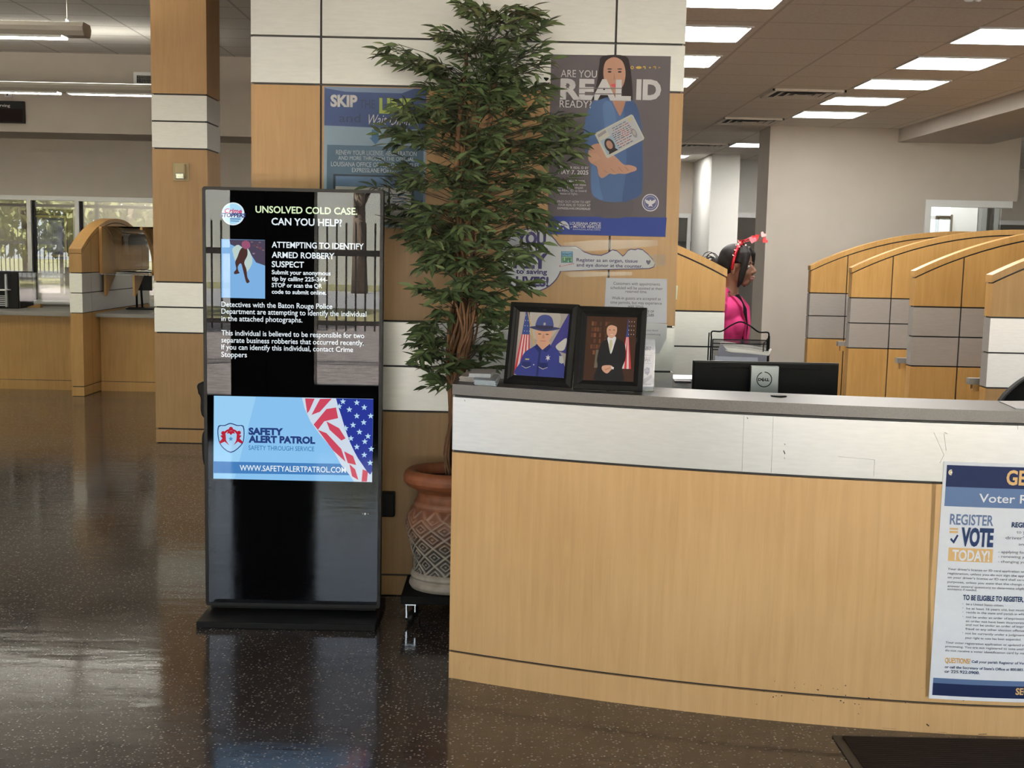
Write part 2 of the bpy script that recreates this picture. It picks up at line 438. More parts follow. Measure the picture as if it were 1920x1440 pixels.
# left service side: soffit, window wall, room behind it
YG = 17.15
struct(MB().box((-16, 16.1, 2.735), (.0, 22, 3.6), M_WALL).build('wall_soffit'))
ztop = at(30, 366, YG).z
struct(MB().box((-16, YG, ztop), (0, YG+.12, 2.735), M_WALL).box((-16, YG, 0), (0, YG+.12, .78), M_WALL).build('wall_glazed'))
mull = [at(57.5, 480, YG).x, at(147, 480, YG).x]
pitch = mull[1]-mull[0]
wins = [mull[0]-4*pitch+pitch*k for k in range(10)]
wins = [mull[0]-3.0, mull[0]-1.5, mull[0], mull[1], mull[1]+1.25, mull[1]+2.5, mull[1]+3.75]
for k in range(len(wins)-1):
    a, b_ = wins[k], wins[k+1]
    w = MB()
    w.box((a-.025, YG-.03, .78), (a+.025, YG+.1, ztop), M_ALU)
    w.box((a+.025, YG-.03, ztop-.055), (b_-.025, YG+.1, ztop), M_ALU).box((a+.025, YG-.03, .78), (b_-.025, YG+.1, .83), M_ALU)
    w.box((a+.025, YG+.02, .83), (a+.06, YG+.03, ztop-.055), M_BLACK)
    f_ = struct(w.build('window_%d' % (k+2)))
    MB().box((a+.025, YG+.045, .83), (b_-.025, YG+.051, ztop-.055), M_GLASS).build('pane', f_)
struct(MB().box((-16, 19.4, 0), (0, 19.5, 2.735), M_WALLW).build('wall_inner_office'))

# office side on the right
YO = 14.15
struct(MB().box((2.53, YO, 0), (4.09, YO+.62, 2.805), M_WALL).box((4.09, YO, 2.125), (5.0, YO+.2, 2.805), M_WALL).box((4.09, YO, 0), (5.0, YO+.2, .9), M_WALL).build('wall_office'))
struct(MB().box((3.79, 6.37, 2.675), (4.70, YO, 2.805), M_WALL).build('beam_office'))
w = MB().box((4.09, YO-.02, 2.06), (4.95, YO+.1, 2.125), M_ALU).box((4.09, YO-.02, .9), (4.15, YO+.1, 2.06), M_ALU)
f_ = struct(w.build('window_8'))
MB().box((4.15, YO+.03, .9), (4.86, YO+.038, 2.06), M_GLASS).build('pane', f_)
struct(MB().box((4.4, 15.6, 0), (5.09, 15.7, 2.805), mat('bright_white_paint', (.80, .81, .82), .6)).build('wall_cubicle'))
struct(MB().box((5.10, 15.5, 0), (5.16, 15.62, 2.805), mat('grey_frame', (.22, .23, .24), .4)).box((5.19, 15.5, 0), (5.22, 15.6, 2.805), M_BLACK).box((5.24, 15.5, 0), (5.29, 15.6, 2.805), mat('grey_frame', (.22, .23, .24), .4)).build('trim_1'))
# far end wall with its glazed partition
zt2 = 2.10
struct(MB().box((.0, 20.0, zt2), (9, 20.1, 2.805), M_WALL).box((.0, 20.0, 0), (9, 20.1, .6), M_WALL).build('wall_office_back'))
px0 = at(1331, 400, 18.2).x; px1 = at(1384, 400, 18.2).x
struct(MB().box((px0, 18.2, 0), (px1, 20.0, 2.805), M_WALLW).build('pillar_office'))
struct(MB().box((px1, 19.2, zt2), (4.0, 19.3, 2.805), M_WALLW).build('wall_office_side'))
for k, (a, b_, y) in enumerate([(.9, 2.06, 20.0), (2.06, px0-.01, 20.0), (px1+.01, 4.0, 19.2), (5.2, 6.6, 20.0), (6.6, 8.0, 20.0)]):
    w = MB().box((a, y-.03, zt2-.06), (b_, y+.07, zt2), M_ALU).box((a, y-.03, .6), (a+.07, y+.07, zt2-.06), M_ALU).box((b_-.05, y-.03, .6), (b_, y+.07, zt2-.06), M_ALU)
    f_ = struct(w.build('window_%d' % (k+9)))
    MB().box((a+.07, y+.02, .6), (b_-.05, y+.028, zt2-.06), M_GLASS).build('pane', f_)

# ================================================================== OUTSIDE THE FRONT WINDOWS (seen as reflections)
def ground_mat(name, c0, c1, sc):
    m, nt, b = new_mat(name); L = nt.links.new; N = nt.nodes.new
    g = N('ShaderNodeNewGeometry'); n = N('ShaderNodeTexNoise'); n.inputs['Scale'].default_value = sc; n.inputs['Detail'].default_value = 8; n.inputs['Roughness'].default_value = .7
    L(g.outputs['Position'], n.inputs['Vector'])
    r = N('ShaderNodeValToRGB'); r.color_ramp.elements[0].position = .38; r.color_ramp.elements[1].position = .62
    r.color_ramp.elements[0].color = (*c0, 1); r.color_ramp.elements[1].color = (*c1, 1)
    L(n.outputs['Fac'], r.inputs[0]); L(r.outputs[0], b.inputs['Base Color']); b.inputs['Roughness'].default_value = .95
    return m
g_ = MB().box((-40, -1.1, -.2), (30, -1.0, 0), M_REV)
g_.box((-40, -17, -.2), (30, -1.1, -.02), ground_mat('mulch', (.16, .13, .12), (.60, .53, .50), 5))
g_.box((-40, -24, -.2), (30, -17, 0), ground_mat('dry_lawn', (.26, .25, .10), (.62, .54, .30), 3))
g_.box((-40, -38, -.2), (30, -24, -.01), mat('concrete_drive', (.78, .75, .72), .9, var=.08, scale=2))
g_.box((-40, -80, -.2), (30, -38, 0), ground_mat('dry_lawn_far', (.20, .21, .09), (.50, .45, .24), 2))
struct(g_.build('ground_outside'))
struct(MB().box((-13, -52, 0), (14, -46, 4.6), mat('pale_siding', (.72, .72, .72), .8)).build('building_outside'))
fence = thing('picket_fence', 'black metal picket fence outside, mirrored in the front of the display', 'fence', (-6, -7, 0))
p = MB()
x = -22.0
while x < 8: p.box((x-.011, -7.011, .45), (x+.011, -6.989, 1.85), M_DARKMET); x += .125
p.build('picket_panel', fence)
MB().box((-22, -7.03, 1.42), (8, -6.97, 1.5), M_DARKMET).box((-22, -7.03, .52), (8, -6.97, .58), M_DARKMET).build('rail', fence)
for k in range(11): MB().box((-22+3*k-.04, -7.05, -.02), (-22+3*k+.04, -6.95, 1.95), M_DARKMET).build('post', fence)
M_LEAFOUT = mat('outdoor_leaves', (.24, .25, .11), .8, var=.5, scale=1.5)
M_BARKOUT = mat('outdoor_bark', (.10, .075, .055), .9, var=.3, scale=6)
TREE_LABELS = []
TR = [(-19.5, -15.5, 6.5, 2.8), (-13.0, -14.2, 7.5, 2.4), (-9.0, -19, 8.5, 2.6), (-7.2, -13.6, 7, 1.9), (-5.0, -36, 9, 1.8), (.9, -13.5, 7, 2.0), (3.8, -18, 8, 2.4), (7.6, -14, 7, 2.2), (-15.4, -20, 5.6, 2.5), (-20, -25, 6.4, 3.0), (-26, -24.5, 6.5, 3.0), (-25, -32, 7.5, 3.3), (-17.5, -32, 7.2, 3.3), (-32, -31, 7.5, 3.3)]
TL = ['first tree from the left along the fence', 'second tree from the left along the fence', 'third tree from the left, beyond the dry grass', 'slim tree close behind the fence', 'tall tree behind the slim one', 'small tree facing the display', 'broad tree right of the display', 'last tree at the right of the fence', 'leftmost tree of the far row', 'second tree of the far row', 'third tree of the far row', 'fourth tree of the far row', 'fifth tree of the far row', 'last tree of the far row']
for k, (tx, ty, th, cr) in enumerate(TR):
    t = thing('shade_tree', TL[k]+', seen only in reflections', 'tree', (tx, ty, -.05), 'trees outside the front windows')
    b = MB(); lean = random.uniform(-.5, .5)
    b.tube([(tx, ty, -.05), (tx+lean*.3, ty, th*.3), (tx+lean, ty+.1, th*.75)], [.28, .2, .08], M_BARKOUT)
    for q in range(5):
        a = random.uniform(0, 2*PI); b.tube([(tx+lean*.4, ty, th*(.3+.06*q)), (tx+lean*.5+1.3*math.cos(a), ty+1.2*math.sin(a), th*(.5+.07*q))], [.1, .03], M_BARKOUT, 6)
    b.build('trunk', t)
    c = MB()
    for q in range(1100):
        a = random.uniform(0, 2*PI); e = random.uniform(-.8, 1); r = cr*random.random()**.4
        o = Vector((tx+lean+r*math.cos(a)*math.sqrt(max(0, 1-e*e)), ty+r*math.sin(a)*math.sqrt(max(0, 1-e*e)), th*.58+e*cr*1.15))
        d = Vector((random.uniform(-1, 1), random.uniform(-1, 1), random.uniform(-1, 1)))*.11*cr; d2 = Vector((random.uniform(-1, 1), random.uniform(-1, 1), random.uniform(-1, 1)))*.11*cr
        c.add([o-d, o+d2*.6, o+d, o-d2*.6], [(0, 1, 2, 3)], M_LEAFOUT)
    c.build('crown', t)

# ================================================================== DIGITAL DISPLAY
KY = 5.78
kl, kr = at(384, 700, KY).x-.004, at(714.5, 700, KY).x+.004
kb, kt = at(383, 1134.5, KY).z, at(550, 353, KY).z
ks = thing('display_kiosk', 'tall black digital display on a floor stand showing a cold case notice', 'digital display', ((kl+kr)/2, KY, 0))
def rrect(x0, x1, z0, z1, r, y, n=5):
    pts = []
    for cx, cz, a0 in ((x1-r, z1-r, 0), (x0+r, z1-r, PI/2), (x0+r, z0+r, PI), (x1-r, z0+r, 1.5*PI)):
        pts += [Vector((cx+r*math.cos(a0+PI/2*i/n), y, cz+r*math.sin(a0+PI/2*i/n))) for i in range(n+1)]
    return pts
M_KFRAME = mat('kiosk_frame', (.006, .006, .007), .5, spec=.3)
M_KBACK = mat('kiosk_screen_black', (.002, .002, .0025), .5, spec=0)
h = MB().prism(rrect(kl, kr, kb, kt, .012, KY+.004), (0, .05, 0), M_KFRAME)
h.build('housing', ks)
fr = MB(); o_ = rrect(kl, kr, kb, kt, .012, KY-.004); i_ = rrect(kl+.013, kr-.013, kb+.013, kt-.013, .006, KY-.004)
n_ = len(o_)
fr.add(o_+i_, [(j, (j+1) % n_, n_+(j+1) % n_, n_+j) for j in range(n_)], M_KFRAME)
fr.add(o_+[q+Vector((0, .01, 0)) for q in o_], [(j, n_+j, n_+(j+1) % n_, (j+1) % n_) for j in range(n_)], M_KFRAME)
fr.add(i_+[q+Vector((0, .01, 0)) for q in i_], [(j, (j+1) % n_, n_+(j+1) % n_, n_+j) for j in range(n_)], M_KFRAME)
fr.build('bezel', ks)
scr = MB().box((kl+.012, KY+.001, kb+.012), (kr-.012, KY+.004, kt-.012), M_KBACK).build('screen', ks)
MB().poly([(kl+.012, KY-.0015, kb+.012), (kr-.012, KY-.0015, kb+.012), (kr-.012, KY-.0015, kt-.012), (kl+.012, KY-.0015, kt-.012)], M_SCREENGLASS).build('front_glass', ks)
KP = lambda l=0: (lambda u, v: at(u, v, KY+.0008-.0002*l))
A_, B_ = KP(0), KP(1)
def P2(mb, pts, m, pl): mb.poly([pl(*q) for q in pts], m)
WHT = lit((.86, .95, 1.0), .95); YEL = lit((.82, 1.0, .62), .9); BLU = lit((.28, .60, .96), .95)
def kt_(name, lines, m, bold=.012):
    mb = MB()
    for s, u0, u1, vb, cap in lines: wall_text(mb, s, m, u0, u1, vb, cap, KY, -.0002, bold)
    return mb.build(name, scr)
kt_('heading', [('UNSOLVED COLD CASE.', 479, 670, 398.5, 12)], YEL, .02)['label'] = 'yellow green heading UNSOLVED COLD CASE'
kt_('heading', [('CAN YOU HELP?', 509, 641, 421.5, 12.5)], WHT, .02)
kt_('headline', [('ATTEMPTING TO IDENTIFY', 509.5, 682, 464, 10.5), ('ARMED ROBBERY', 509.5, 627, 483, 10.5), ('SUSPECT', 509.5, 570, 500.5, 10.5)], WHT, .018)
kt_('tip_text', [('Submit your anonymous', 509.5, 620, 514, 7.6), ('tip by calling 225-344-', 509.5, 614, 526, 7.6), ('STOP or scan the QR', 509.5, 604, 538.2, 7.6), ('code to submit online.', 509.5, 612, 550.5, 7.6)], WHT, .02)
kt_('body_text', [('Detectives with the Baton Rouge Police', 415, 623, 575, 9.5), ('Department are attempting to identify the individual', 415, 687, 588, 9.5), ('in the attached photographs.', 415, 567, 601.5, 9.5),
    ('This individual is believed to be responsible for two', 415, 683, 628.5, 9.5), ('separate business robberies that occurred recently.', 415, 682, 642, 9.5), ('If you can identify this individual, contact Crime', 415, 662, 655, 9.5), ('Stoppers', 415, 463, 669, 9.5)], WHT, .008)
# round badge
lg = MB()
P2(lg, ring_pts(437, 401, 21.5), lit((.80, .93, 1.0), .95), A_); P2(lg, ring_pts(437, 401, 19), lit((.45, .78, 1.0), .95), KP(.6))
P2(lg, [(419, 394), (455, 394), (457, 408), (417, 408)], lit((.85, .93, 1.0), .95), B_)
wall_text(lg, 'Crime', lit((.75, .05, .22), .8), 420, 453, 399, 8, KY, -.0001, .03, None, .25)
wall_text(lg, 'STOPPERS', lit((.05, .09, .30), .8), 413, 460, 406.5, 7, KY, -.0001, .05, None, .15)
P2(lg, [(431, 409.5), (451, 410), (451, 411.5), (431, 411)], lit((.05, .12, .4), .8), B_)
P2(lg, [(432, 413.5), (448, 414), (448, 415.2), (432, 414.7)], lit((.05, .12, .4), .8), B_)
lg.build('badge', scr)
# surveillance still
ph = MB()
P2(ph, [(415, 448), (497, 450), (497, 560), (415, 558)], lit((.26, .55, .95), .85), A_)
P2(ph, [(430, 449), (497, 450.5), (497, 498), (480, 492), (466, 470), (445, 464), (432, 458)], lit((.10, .08, .13), .8), KP(.5))
random.seed(3)
for k in range(26):
    a, b_ = random.uniform(434, 492), random.uniform(451, 476)
    if b_ > 462 and a < 470: continue
    P2(ph, [(a, b_), (a+4, b_+.3), (a+4, b_+2.5), (a, b_+2.2)], lit(random.choice([(.3, .2, .25), (.35, .38, .5), (.25, .1, .12)]), .7), KP(.7))
P2(ph, smooth_loop([(436, 466), (446, 459), (455, 464), (462, 462), (471, 478), (473, 492), (467, 505), (459, 512), (455, 500), (458, 488), (452, 480), (446, 489), (441, 489), (437, 476)], 4), lit((.62, .78, .74), .85), B_)
P2(ph, smooth_loop([(452, 466), (462, 464), (464, 478), (458, 492), (462, 505), (464, 520), (468, 528), (462, 530), (457, 512), (452, 494), (446, 500), (447, 508), (449, 512), (440, 514), (439, 510), (443, 504), (441, 492), (445, 482)], 4), lit((.10, .045, .04), .8), KP(1.4))
P2(ph, smooth_loop([(453, 459), (455, 453), (462, 451), (468, 455), (469, 463), (463, 467), (456, 465)], 4), lit((.42, .12, .22), .8), KP(1.8))
ph.build('photo', scr)
# sponsor banner
bn = MB()
P2(bn, [(401, 742), (700, 748), (697.5, 904), (400, 897.5)], BLU, A_)
P2(bn, [(401, 742), (480, 743.6), (440, 897.5), (400, 897.5)], lit((.36, .70, 1.0), .95), KP(.3))
P2(bn, [(400.5, 865), (660, 870), (655, 891), (400.5, 887)], lit((.07, .25, .60), .9), KP(.8))
fl = [(566, 745.5), (640, 747), (700, 748.2), (699, 800), (697.5, 904), (664, 903.2), (655, 890), (640, 872), (622, 840), (600, 815), (582, 790), (571, 765)]
P2(bn, fl, lit((.72, .82, .95), .9), KP(1))
for a in ([(572, 747), (590, 747.5), (580, 770), (576, 775)], [(600, 748), (622, 747.5), (600, 772), (584, 778)], [(612, 767), (630, 764), (634, 784), (608, 790), (596, 806), (588, 796)], [(596, 806), (612, 812), (640, 842), (648, 866), (625, 845)], [(612, 790), (636, 803), (648, 822), (640, 826), (618, 806)], [(645, 846), (662, 855), (668, 872), (652, 868)], [(680, 880), (690, 884), (688, 903), (678, 903)], [(655, 870), (666, 880), (672, 900), (660, 893)]):
    P2(bn, a, lit((.75, .08, .14), .85), KP(1.4))
P2(bn, [(630, 747), (666, 747.6), (700, 748.4), (699, 800), (697.8, 884), (694, 890), (688, 884), (680, 872), (671, 859), (664, 846), (656, 829), (650, 812), (645, 797), (640, 780), (634, 762)], lit((.03, .05, .38), .85), KP(1.6))
for a, b_ in ((643, 753), (636, 762), (655, 768), (669, 755), (683, 764), (669, 780), (695, 780), (682, 792), (662, 797), (648, 803), (674, 810), (690, 818), (684, 828), (658, 822), (669, 838), (696, 842), (683, 853), (694, 868)):
    P2(bn, star_pts(a, b_, 6, inner=.42, rot=-PI/2), lit((.55, .80, .98), .9), KP(2.2))
NV = lit((.03, .07, .28), .75); RD = lit((.62, .02, .05), .8)
sh = smooth_loop([(432, 793), (445, 797), (457, 799), (458, 822), (452, 836), (433, 849), (415, 837), (408.5, 820), (409, 799), (421, 797)], 3)
P2(bn, sh, NV, KP(1)); P2(bn, [(432.8+(a-432.8)*.93, 821+(b_-821)*.93) for a, b_ in sh], lit((.42, .70, .97), .95), KP(1.4))
for cx, cy in ((433, 804), (418.5, 812), (448, 811.5)): P2(bn, ring_pts(cx, cy, 3.8, n=14), RD, KP(1.8))
P2(bn, ring_pts(433, 818, 15.5, 14, 20, PI*.92, PI*2.08)+ring_pts(433, 818, 11.5, 10.5, 20, PI*2.08, PI*.92), RD, KP(1.8))
P2(bn, [(428, 808), (438, 808), (441, 813), (436, 812.5), (433, 816), (430, 812.5), (425, 813)], RD, KP(1.9))
P2(bn, [(413, 817), (423, 814), (424, 826), (430, 835), (421, 828), (413, 832), (411, 829), (417, 822)], RD, KP(1.9)); P2(bn, [(444, 814), (453, 817), (449, 822), (456, 829), (453, 832), (446, 828), (438, 835), (443, 826)], RD, KP(1.9))
P2(bn, star_pts(432.8, 823, 5, rot=-PI/2), lit((.08, .30, .65), .9), KP(2))
wall_text(bn, 'SAFETY', NV, 466, 531, 814.3, 12, KY, .0002, .055); wall_text(bn, 'ALERT PATROL', NV, 466, 591, 829, 12, KY, .0002, .055)
wall_text(bn, 'SAFETY THROUGH SERVICE', lit((.06, .26, .55), .85), 466, 589, 843.5, 8.5, KY, .0002, .008)
wall_text(bn, 'WWW.SAFETYALERTPATROL.COM', WHT, 449.5, 648.5, 882.3, 10.5, KY, .0002, .012)
bn.build('sponsor_banner', scr)
P2(d_ := MB(), ring_pts(684.5, 963.5, 2), lit((.6, .6, .6), .5), B_); P2(d_, ring_pts(690, 963.7, 1.3), lit((.3, .3, .3), .4), B_); P2(d_, ring_pts(680, 963.3, 1.3), lit((.3, .3, .3), .4), B_)
d_.build('indicator_light', scr)
MB().box((kl+.02, KY+.01, .035), (kr-.02, KY+.09, kb+.03), M_BLACK).build('pedestal', ks)
MB().box((kl, 5.587, .0), (kr, 6.05, .028), M_BLACK).build('base_plate', ks, bevel=.004)
MB().box((kl+.12, KY+.054, .5), (kr-.12, KY+.085, 1.5), M_BLACK).build('rear_cover', ks)
# black power adapter in the wall behind the display
ad = thing('power_adapter', 'black power adapter plugged into the wall beside the display', 'adapter', (at(728, 946, YW).x, YW, at(728, 946, YW).z))
a0, a1 = at(708, 969, YW-.05), at(740, 924, YW-.05)
MB().box((a0.x, YW-.055, a0.z), (a1.x, YW, a1.z), M_BLACK).build('adapter_case', ad, bevel=.006)
MB().tube(smooth_loop([(a0.x+.02, YW-.03, a0.z+.01), (a0.x-.01, YW-.05, a0.z-.05), (a0.x-.06, 6.02, .25), (a0.x-.16, 5.9, .3)], 5, False), .004, M_BLACK, 6).build('cord', ad)

# ================================================================== SHEETS ON THE STUB WALL
def sheet(name, label, cat, corners, m, off=.0015, thick=.0012):
    """a flat printed sheet: pixel outline on the wall plane"""
    base = at(*corners[-1], YW)
    t = thing(name, label, cat, base)
    MB().prism([at(u, v, YW-off) for u, v in corners], (0, thick, 0), m).build('sheet', t)
    return t
def WP(l): return lambda u, v: at(u, v, YW-.0018-.0003*l)
# --- large grey poster with the woman holding out a card
tl, br_ = at(1033.3, 102, YW), at(1248, 444.5, YW)
Z7 = lambda x, y: (1000+x/3.6, 80+y/3.6)
def Q(mb, pts, m, l, zf, sm=0):
    pts = smooth_loop(pts, sm) if sm else pts
    mb.poly([WP(l)(*zf(*p)) for p in pts], m)
pt = sheet('poster', 'large grey poster of a woman in a blue blouse holding out a licence card', 'poster', [(1033.3, 102), (1258, 105.5), (1247.7, 444.5), (1026.5, 439.5)], ink((.080, .072, .082), .3))
a = MB(); SK = ink((.42, .245, .18)); SKD = ink((.31, .17, .12)); HAIR = ink((.020, .016, .018)); BLS = ink((.055, .10, .215)); BLS2 = ink((.075, .135, .275)); BLSD = ink((.038, .068, .16))
Q(a, [(97+9, 1172), (900, 1180), (891, 1310), (97, 1290)], ink((.022, .042, .20), .25), .5, Z7)
Q(a, [(415, 1040), (655, 1040), (650, 1172), (408, 1168)], ink((.07, .065, .075)), 1, Z7, 3)
Q(a, [(470, 90), (620, 90), (652, 160), (668, 300), (664, 410), (610, 440), (560, 420), (470, 440), (415, 400), (408, 360), (432, 250), (445, 150)], HAIR, 1, Z7, 4)
Q(a, [(400, 400), (450, 385), (520, 372), (575, 470), (625, 380), (680, 400), (712, 470), (735, 620), (738, 960), (720, 1030), (655, 1062), (545, 1076), (450, 1062), (393, 1012), (384, 850), (372, 770), (342, 690), (350, 520)], BLS, 1.5, Z7, 4)
Q(a, [(470, 420), (520, 400), (560, 520), (540, 700), (500, 690), (480, 560)], BLS2, 2, Z7, 4); Q(a, [(628, 395), (682, 405), (712, 470), (734, 620), (737, 960), (719, 1028), (655, 1060), (600, 1068), (622, 900), (628, 700), (610, 500)], BLSD, 2, Z7, 4); Q(a, [(395, 830), (430, 860), (450, 980), (470, 1060), (420, 1040), (392, 1000)], BLS2, 2, Z7, 4)
Q(a, [(515, 330), (590, 330), (595, 375), (625, 385), (590, 490), (570, 470), (525, 378)], SKD, 2, Z7, 3)
Q(a, [(473, 190), (490, 125), (545, 98), (600, 125), (622, 195), (612, 275), (580, 325), (548, 340), (512, 322), (482, 270)], SK, 2.4, Z7, 5)
for cx in (515, 583): Q(a, ring_pts(cx, 197, 13, 6, 12), HAIR, 2.8, Z7); Q(a, ring_pts(cx, 178, 17, 4, 12), HAIR, 2.8, Z7)
Q(a, [(545, 200), (553, 245), (565, 250), (540, 252)], SKD, 2.8, Z7); Q(a, [(520, 285), (545, 278), (578, 284), (550, 302)], ink((.5, .08, .10)), 2.8, Z7, 3)
Q(a, [(378, 712), (420, 682), (470, 690), (520, 740), (560, 775), (610, 822), (650, 826), (692, 840), (694, 862), (655, 876), (622, 886), (580, 884), (545, 890), (515, 884), (492, 900), (462, 914), (440, 892), (428, 838), (388, 812), (370, 782)], SK, 3, Z7, 4)
for s0, s1 in (((470, 862), (500, 880)), ((520, 850), (548, 878)), ((572, 842), (600, 874)), ((615, 838), (640, 866)), ((420, 800), (452, 760))):
    (x0, y0), (x1, y1) = s0, s1; Q(a, [(x0, y0), (x0+5, y0-3), (x1+5, y1-3), (x1, y1)], SKD, 3.4, Z7)
Q(a, [(370, 770), (385, 748), (430, 752), (448, 785), (420, 800), (388, 808)], ink((.46, .28, .20)), 3.6, Z7, 4)
CARD = ink((.60, .60, .52), .3)
cf = lambda s, t: (412+(668-412)*s+(497-412)*t, 614+(480-614)*s+(784-614)*t)
def cq(pts, m, l): Q(a, [cf(*p) for p in pts], m, l, Z7)
cq([(.03, 0), (.97, 0), (1, .06), (1, .95), (.97, 1), (.03, 1), (0, .94), (0, .05)], CARD, 4)
cq([(.30, .06), (.97, .06), (.97, .94), (.30, .94)], ink((.50, .52, .55), .3), 4.3); cq([(.05, .33), (.36, .33), (.36, .90), (.05, .90)], ink((.36, .46, .56)), 4.6)
cq(ring_pts(.2, .62, .115, .26, 18), HAIR, 4.9); cq(ring_pts(.2, .60, .07, .16, 16), SK, 5.2); cq([(.09, .9), (.12, .8), (.2, .77), (.29, .8), (.33, .9)], HAIR, 5.1)
cq(ring_pts(.84, .64, .055, .18, 16), ink((.25, .25, .27)), 4.9); cq(ring_pts(.84, .62, .033, .1, 14), ink((.45, .42, .40)), 5.2); cq(ring_pts(.89, .14, .035, .07, 14), ink((.55, .48, .22)), 4.9)
random.seed(5)
for t in (.12, .2, .29, .36, .43, .5, .57, .66, .75, .84):
    x_ = .42 if t < .25 else .36
    while x_ < (.8 if t < .6 else .7):
        wd = random.uniform(.03, .1); cq([(x_, t), (x_+wd, t), (x_+wd, t+.032), (x_, t+.032)], ink(random.choice([(.10, .09, .12), (.35, .12, .12), (.14, .15, .22)])), 4.9); x_ += wd+.02
cq([(.05, .09), (.27, .06), (.27, .16), (.05, .2)], ink((.30, .27, .30)), 4.7)
a.build('printed_picture', pt)
tx = MB(); PW = ink((.78, .76, .76), .3)
def T7(s, x0, x1, yb, cap, bold=0.0, m=PW, slant=0.0, mb=None, zf=Z7, k=3.6, off=.0042):
    u0, v = zf(x0, yb); u1, _ = zf(x1, yb); wall_text(mb or tx, s, m, u0, u1, v, cap/k, YW, off, bold, None, slant)
T7('ARE YOU', 185, 428, 232, 46); T7('READY?', 177, 392, 437, 46)
T7('REAL', 180, 658, 376, 120, .045); T7('ID', 693, 860, 378, 116, .05)
ST_ = tx; tx = MB()
T7('GET YOUR REAL ID BY', 165, 372, 850, 16); T7('MAY 7, 2025', 166, 371, 886, 26, .02)
T7('Starting May 7, 2025,', 165, 352, 942, 16, .01); T7('your license or state', 165, 355, 963, 15); T7('issued ID must', 165, 336, 983, 15); T7('be REAL ID to board', 165, 357, 1004, 15); T7('commercial flights.', 165, 300, 1025, 15)
T7('FIND OUT HOW TO GET', 163, 385, 1080, 15); T7('YOUR REAL ID TODAY AT', 163, 385, 1102, 15); T7('EXPRESSLANE.ORG/REALID', 163, 385, 1124, 13, .01)
tx.build('small_print', pt); tx = MB()
T7('LOUISIANA OFFICE', 246, 455, 1228, 18, .02); T7('of', 250, 262, 1250, 12, 0, PW, .3); T7('MOTOR VEHICLES', 270, 455, 1250, 18, .02); T7('EXPRESSLANE.ORG', 268, 452, 1264, 8)
LO_ = tx; tx = ST_
Q(tx, [Z for Z in star_pts(232, 295, 20, rot=-PI/2, inner=.42)], ink((.080, .072, .083), .3), 8.6, Z7)
for y0 in (305, 342): Q(tx, [(300, y0), (600, y0+1), (600, y0+7), (300, y0+6)], ink((.13, .115, .12), .3), 8.6, Z7)
tx.build('headline', pt); tx = MB()
GD = ink((.62, .42, .10))
for cx, f_ in ((667, 'o'), (712, 'e'), (750, 't'), (787, 's'), (820, 't'), (851, 's')):
    if f_ == 'o': Q(tx, ring_pts(cx, 168, 11), GD, 2, Z7); Q(tx, ring_pts(cx, 168, 6), ink((.080, .072, .084), .3), 2.4, Z7)
    elif f_ == 'e': Q(tx, ring_pts(cx, 168, 20, 9), GD, 2, Z7)
    elif f_ == 't': Q(tx, [(cx-10, 160), (cx+6, 158), (cx+9, 178), (cx+2, 178), (cx, 166), (cx-10, 167)], GD, 2, Z7)
    else: Q(tx, star_pts(cx, 168, 9 if cx < 800 else 7, 4), GD, 2, Z7)
tx.build('gold_symbols', pt); tx = MB()
Q(tx, ring_pts(790, 1080, 57, 59), PW, 2, Z7); Q(tx, ring_pts(790, 1080, 51, 53), ink((.09, .10, .20)), 2.4, Z7); Q(tx, ring_pts(790, 1080, 41, 43), PW, 2.7, Z7); Q(tx, ring_pts(790, 1080, 39, 41), ink((.085, .095, .19)), 2.9, Z7)
Q(tx, [(752, 1058), (772, 1064), (783, 1070), (786, 1060), (794, 1060), (797, 1070), (808, 1064), (828, 1058), (820, 1080), (806, 1090), (800, 1092), (806, 1108), (792, 1102), (776, 1108), (780, 1092), (774, 1090), (760, 1080)], PW, 3.2, Z7)
tx.build('eagle_seal', pt); tx = LO_
Q(tx, ring_pts(202, 1258, 42, 54, 24, PI, 2*PI)+[(244, 1262), (222, 1250), (206, 1236), (186, 1232), (165, 1262)], PW, 2, Z7); Q(tx, [(200, 1246), (208, 1262), (192, 1262)], PW, 2.2, Z7); Q(tx, [(178, 1222), (224, 1230), (238, 1240), (206, 1230)], ink((.022, .042, .20), .25), 2.4, Z7)
tx.build('office_name', pt)

# --- blue poster half hidden by the display and the tree
Z5 = lambda x, y: (590+x/3.428, y/3.428)
sk = sheet('poster', 'blue and pale blue poster with a down arrow, behind the tree and display', 'poster', [(608, 162), (800, 166.5), (797, 428), (606.5, 424)], ink((.24, .33, .43), .3))
a = MB()
Q(a, [(63, 556), (718, 572), (716, 835), (62, 806)], ink((.045, .07, .17), .25), .5, Z5); Q(a, [(66, 556), (640, 570), (560, 600), (200, 590), (66, 566)], ink((.16, .22, .34), .25), .8, Z5)
Q(a, [(80, 930), (700, 946), (694, 1450), (74, 1440)], ink((.06, .105, .16), .25), .5, Z5)
Q(a, [(367, 832), (413, 834), (412, 886), (428, 887), (390, 930), (352, 885), (366, 885)], ink((.06, .13, .24)), 1, Z5)
Q(a, [(120, 1118), (640, 1132), (636, 1440), (116, 1430)], ink((.02, .03, .045)), 1, Z5); Q(a, [(134, 1130), (626, 1142), (622, 1215), (134, 1196)], ink((.09, .15, .26)), 1.4, Z5)
Q(a, [(134, 1196), (474, 1206), (470, 1425), (130, 1420)], ink((.50, .50, .50)), 1.4, Z5); Q(a, [(486, 1208), (622, 1214), (616, 1428), (482, 1424)], ink((.55, .56, .57)), 1.4, Z5)
